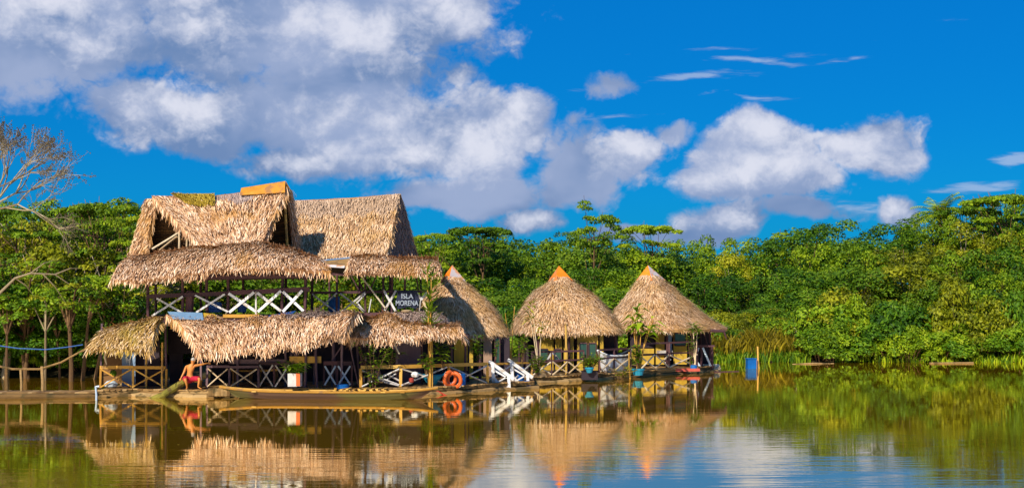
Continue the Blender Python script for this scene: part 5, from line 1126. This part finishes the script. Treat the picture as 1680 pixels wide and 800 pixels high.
# log and boardwalk on the left
m = MB(); m.tube([P(243, 657, 69.6), P(268, 647, 69.8), P(298, 628, 70.4), P(305, 623, 70.6)], [.13, .16, .17, .15], 10, .9); m2 = m
lg = solo(m, 'sloping_log', mat('mossy_log', [(.07, .06, .01), (.20, .17, .025), (.34, .28, .05)], scale=2.5, tone=.1, rough=.9, bump=.9, patch=((.10, .06, .02), 3.0, .5, .6, .8)), 'mossy log sloping from the water up to where the man sits', 'log')
m = MB(); b = P(318, 632, 71); m.box(b + Vector((0, 0, .22)), (.75, .5, .08)); 
for s in (-.3, .3): m.box(b + Vector((s, 0, .05)), (.08, .4, .3))
solo(m, 'low_stool', M['yellow_wood'], 'low wooden stool under the man', 'stool')
bw = thing('log_boardwalk', 'pale floating log walkway running off the left edge of the photo', 'boardwalk', W(80, 652)); m = MB()
for i in range(4): m.tube([W(-60, 654 - i) + Vector((0, .35 * i, .06)), W(40, 653.5 - i) + Vector((0, .35 * i, .10)), W(100, 652.5 - i) + Vector((0, .35 * i, .07)), W(158, 651.5 - i) + Vector((0, .35 * i, .1))], [.13, .16, .12, .14], 8, wob=.15)
m.build('logs', M['log'], bw); m = MB()
for px in range(-40, 158, 7): m.beam(W(px, 651.5) + Vector((0, -.2, .24)), W(px + R.uniform(-2, 2), 651.5) + Vector((0, 1.3, .24)), .2, .045)
m.build('boards', M['deck'], bw)
for px, yt, rr_, lab in ((12, 603, .07, 'pale fence post on the walkway nearest the left edge'), (35, 606, .06, 'short fence post with a yellow foot between two pale posts'), (70, 601, .08, 'pale forked fence post on the walkway under the long pole')):
    m = MB(); m.pole(W(px, 650), P(px - 1, yt, 71), rr_); solo(m, 'fence_post', M['log'], lab, 'post', 'posts on the walkway')
m = MB(); m.tube([P(-30, 594, 71), P(20, 605, 71), P(65, 605, 71), P(100, 594, 71), P(140, 572, 71), P(160, 550, 71.2)], [.06, .06, .055, .05, .045, .03], 6, .5); solo(m, 'long_pole', M['log'], 'long bent pole resting on the walkway posts and rising to the porch roof', 'pole')
m = MB(); m.tube([P(-20, 564, 73), P(30, 571, 73), P(75, 573, 73), P(110, 569, 73), P(136, 565, 73)], .028, 6, .5); solo(m, 'blue_rope', M['navy_tin'], 'blue rope stretched between the trees left of the house', 'rope')
m = MB(); m.pole(W(158, 657) + Vector((0, 0, -.2)), P(157, 634, 69.3), .05); m.tube([P(157, 634, 69.3), P(163, 633, 69.3)], .05, 6); solo(m, 'grey_pipe', M['bluewhite'], 'thin grey pipe standing at the raft corner by the left railing', 'pipe')
m = MB(); m.lathe(P(182, 636, 71.5), [(.1, 0), (.3, .08), (.34, .2), (.2, .34), (.05, .38)], 12); solo(m, 'white_sack', M['bluewhite'], 'crumpled white sack on the raft behind the left railing', 'sack')
m = MB(); m.lathe(P(186, 618, 71.6), [(.02, 0), (.13, .06), (.17, .18), (.13, .3), (.02, .36)], 12); solo(m, 'green_ball', L['bright'], 'bright green ball hanging behind the left railing', 'ball')
m = MB(); m.tube([P(174, 573, 70.6), P(172, 585, 70.6), P(175, 598, 70.6)], [.05, .06, .03], 6); solo(m, 'rope_coil', M['pale_wood'], 'pale curled rope hanging under the left porch eave', 'rope')
m = MB()
for i in range(7): m.tube([W(345 + i * 5, 653) + Vector((0, 0, .1)), W(345 + i * 5, 653) + Vector((0, .1, .45))], .11, 7)
solo(m, 'bamboo_bundle', M['log'], 'short upright bamboo bundle between the man and the boat prow', 'bundle')
# tables inside the open ground floor
for px, D in ((398, 73.5), (440, 73.8)):
    r = thing('table', f"{'yellowish' if px < 420 else 'dim'} wooden table in the shade of the open ground floor {'behind the mauve handrail' if px < 420 else 'behind the two pale crosses'}", 'table', G(px, D)); m = MB(); m.box(G(px, D, 1.1), (1.0, .7, .06)); m.build('table_top', M['yellow_wood'], r)
    for sx in (-.42, .42):
        for sy in (-.28, .28):
            m = MB(); m.box(G(px, D, .72) + Vector((sx, sy, 0)), (.06, .06, .7)); m.build('leg', M['deck'], r)
# ------------------------------------------------------------------ the man
def man():
    D = 70.5; r = thing('person', 'bare chested man in red shorts sitting with one arm stretched to the rail post', 'person', P(312, 637, D))
    J = {}; E = []; rad = {}
    def j(n, px, py, dy, rd, par=None):
        J[n] = P(px, py, D + dy); rad[n] = (rd[0] * 1.0, rd[1] * 1.0)
        if par: E.append((par, n))
    j('pelvis', 311, 620, .05, (.17, .13))
    j('waist', 311.5, 614, .06, (.165, .13), 'pelvis'); j('chest', 312, 606.5, .04, (.20, .135), 'waist'); j('upper', 313.5, 600.5, .0, (.19, .11), 'chest')
    j('neck', 316, 596.5, -.04, (.055, .055), 'upper'); j('skull', 316.6, 593.2, -.07, (.085, .09), 'neck'); j('crown_', 316.9, 590.4, -.07, (.10, .105), 'skull')
    j('shL', 305.6, 600.5, .04, (.075, .07), 'upper'); j('elL', 302, 610, -.05, (.055, .055), 'shL'); j('wrL', 297.5, 618.5, -.15, (.038, .038), 'elL'); j('haL', 296.3, 621, -.18, (.036, .022), 'wrL')
    j('shR', 322, 599, .0, (.075, .07), 'upper'); j('elR', 331, 597.5, .05, (.055, .055), 'shR'); j('wrR', 339, 595.5, .2, (.038, .038), 'elR'); j('haR', 341.5, 594.8, .25, (.036, .022), 'wrR')
    j('hipR', 315.5, 621, -.05, (.10, .095), 'pelvis'); j('thR', 322, 620.5, -.28, (.10, .095), 'hipR'); j('knR', 327.5, 620.5, -.46, (.075, .075), 'thR'); j('caR', 326.5, 627, -.42, (.066, .066), 'knR'); j('anR', 325, 634.2, -.38, (.035, .035), 'caR'); j('fR', 329, 636.5, -.56, (.04, .025), 'anR'); j('tR', 331, 637.2, -.66, (.035, .018), 'fR')
    j('hipL', 306.5, 621, -.05, (.10, .095), 'pelvis'); j('thL', 303.5, 620.5, -.28, (.10, .095), 'hipL'); j('knL', 304, 622, -.48, (.075, .075), 'thL'); j('caL', 306, 628.5, -.40, (.066, .066), 'knL'); j('anL', 307, 635, -.30, (.035, .035), 'caL'); j('fL', 306, 637.2, -.46, (.04, .025), 'anL'); j('tL', 305.6, 637.8, -.56, (.035, .018), 'fL')
    for hand, s, dirx in (('haL', -1, Vector((-.15, -.35, -.9))), ('haR', 1, Vector((.95, .2, -.1)))):
        dx = dirx.normalized(); side = dx.cross(Vector((0, 1, 0))).normalized()
        for q, ln in enumerate((.075, .085, .08, .062)):
            o = J[hand] + dx * .045 + side * (q - 1.5) * .021; n = f'{hand}f{q}'; J[n] = o; rad[n] = (.0095, .0095); E.append((hand, n)); J[n + 'm'] = o + dx * ln * .55 + Vector((0, 0, -.006)); rad[n + 'm'] = (.009, .009); E.append((n, n + 'm')); J[n + 't'] = J[n + 'm'] + dx * ln * .35 + Vector((0, .02, -.025)); rad[n + 't'] = (.008, .008); E.append((n + 'm', n + 't'))
        n = f'{hand}th'; J[n] = J[hand] + side * .045 * -1 + dx * .01; rad[n] = (.011, .011); E.append((hand, n)); J[n + 't'] = J[n] + dx * .05 - side * .012; rad[n + 't'] = (.009, .009); E.append((n, n + 't'))
    names = list(J); base = r.location
    me = bpy.data.meshes.new('body'); me.from_pydata([J[n] - base for n in names], [(names.index(a), names.index(b2)) for a, b2 in E], []); me.materials.append(M['skin'])
    o = bpy.data.objects.new('body', me); C.objects.link(o); o.parent = r
    sk = o.modifiers.new('skin', 'SKIN'); sk.use_smooth_shade = True
    lay = me.skin_vertices[0] if len(me.skin_vertices) else None
    if lay is None:
        bpy.context.view_layer.objects.active = o; bpy.ops.mesh.customdata_skin_add(); lay = me.skin_vertices[0]
    for i, n in enumerate(names): lay.data[i].radius = rad[n]
    lay.data[0].use_root = True
    sb = o.modifiers.new('sub', 'SUBSURF'); sb.levels = 1; sb.render_levels = 2
    # shorts hug hips and thighs
    m = MB(); Jv = J
    m.tube([Jv['waist'] + Vector((0, 0, -.08)), Jv['pelvis'], Jv['pelvis'] + Vector((0, -.10, -.06)), Jv['pelvis'] + Vector((0, -.22, -.05))], [.17, .20, .19, .10], 14, .5)
    for sd2 in ('R', 'L'): m.tube([Jv['pelvis'].lerp(Jv['hip' + sd2], .3), Jv['hip' + sd2], Jv['th' + sd2], Jv['th' + sd2].lerp(Jv['kn' + sd2], .8)], [.12, .135, .125, .115], 12, .5)
    m.build('shorts', M['shorts'], r, True)
    m = MB(); hc = J['crown_'] + Vector((0, .015, .015))
    vs = [hc + Vector((.112 * math.sin(t) * math.cos(a), .118 * math.sin(t) * math.sin(a), .118 * math.cos(t))) for t in [1.75 * k / 7 for k in range(1, 8)] for a in [6.2832 * q / 14 for q in range(14)] ]
    vs = [hc + (v - hc) * (1 if (v.y > hc.y - .03 or v.z > hc.z + .045) else .86) for v in vs]
    m.add(vs + [hc + Vector((0, 0, .118))], [(i * 14 + q, i * 14 + (q + 1) % 14, (i + 1) * 14 + (q + 1) % 14, (i + 1) * 14 + q) for i in range(6) for q in range(14)] + [(98, (q + 1) % 14, q) for q in range(14)], .5); m.build('hair', M['hair'], r, True)
    m = MB(); f = J['skull']; 
    m.add([f + Vector((-.012, -.082, .045)), f + Vector((.012, -.082, .045)), f + Vector((.018, -.105, .005)), f + Vector((-.018, -.105, .005)), f + Vector((0, -.085, -.005))], [(0, 1, 2, 3), (3, 2, 4)], .5); m.build('nose', M['skin'], r)
    for s in (-1, 1):
        m = MB(); m.lathe(f + Vector((s * .032, -.083, .045)), [(.004, -.008), (.013, 0), (.004, .008)], 8); m.build('eye', M['black'], r)
        m = MB(); m.box(f + Vector((s * .088, .0, .03)), (.02, .035, .055)); m.build('ear', M['skin'], r)
    m = MB(); m.box(f + Vector((0, -.083, -.028)), (.045, .01, .01)); m.build('mouth', M['shorts'], r)
man()

m = MB(); rr = random.Random(91)
for i in range(420):
    cx, cy = rr.choice([(-12, 44), (-3, 52), (9, 60), (14, 78), (-18, 60), (-9, 38), (20, 95), (2, 70)]); x, y = rr.gauss(cx, 3.5), rr.gauss(cy, 2.2); s = rr.uniform(.03, .09); a_ = rr.uniform(0, 6.28)
    if y > 66 and x < 9: continue
    m.add([(x + s * math.cos(a_), y + s * math.sin(a_), .012), (x - s * .4 * math.sin(a_), y + s * .4 * math.cos(a_), .014), (x - s * math.cos(a_), y - s * math.sin(a_), .012), (x + s * .4 * math.sin(a_), y - s * .4 * math.cos(a_), .014)], [(0, 1, 2, 3)])
tag(m.build('floating_leaves', L['gold']), 'small leaves and scum drifting on the river', 'leaves', kind='stuff')
for p in PROTO.values():
    if not p['used']:
        for ch in list(p['root'].children): bpy.data.objects.remove(ch)
        bpy.data.objects.remove(p['root'])
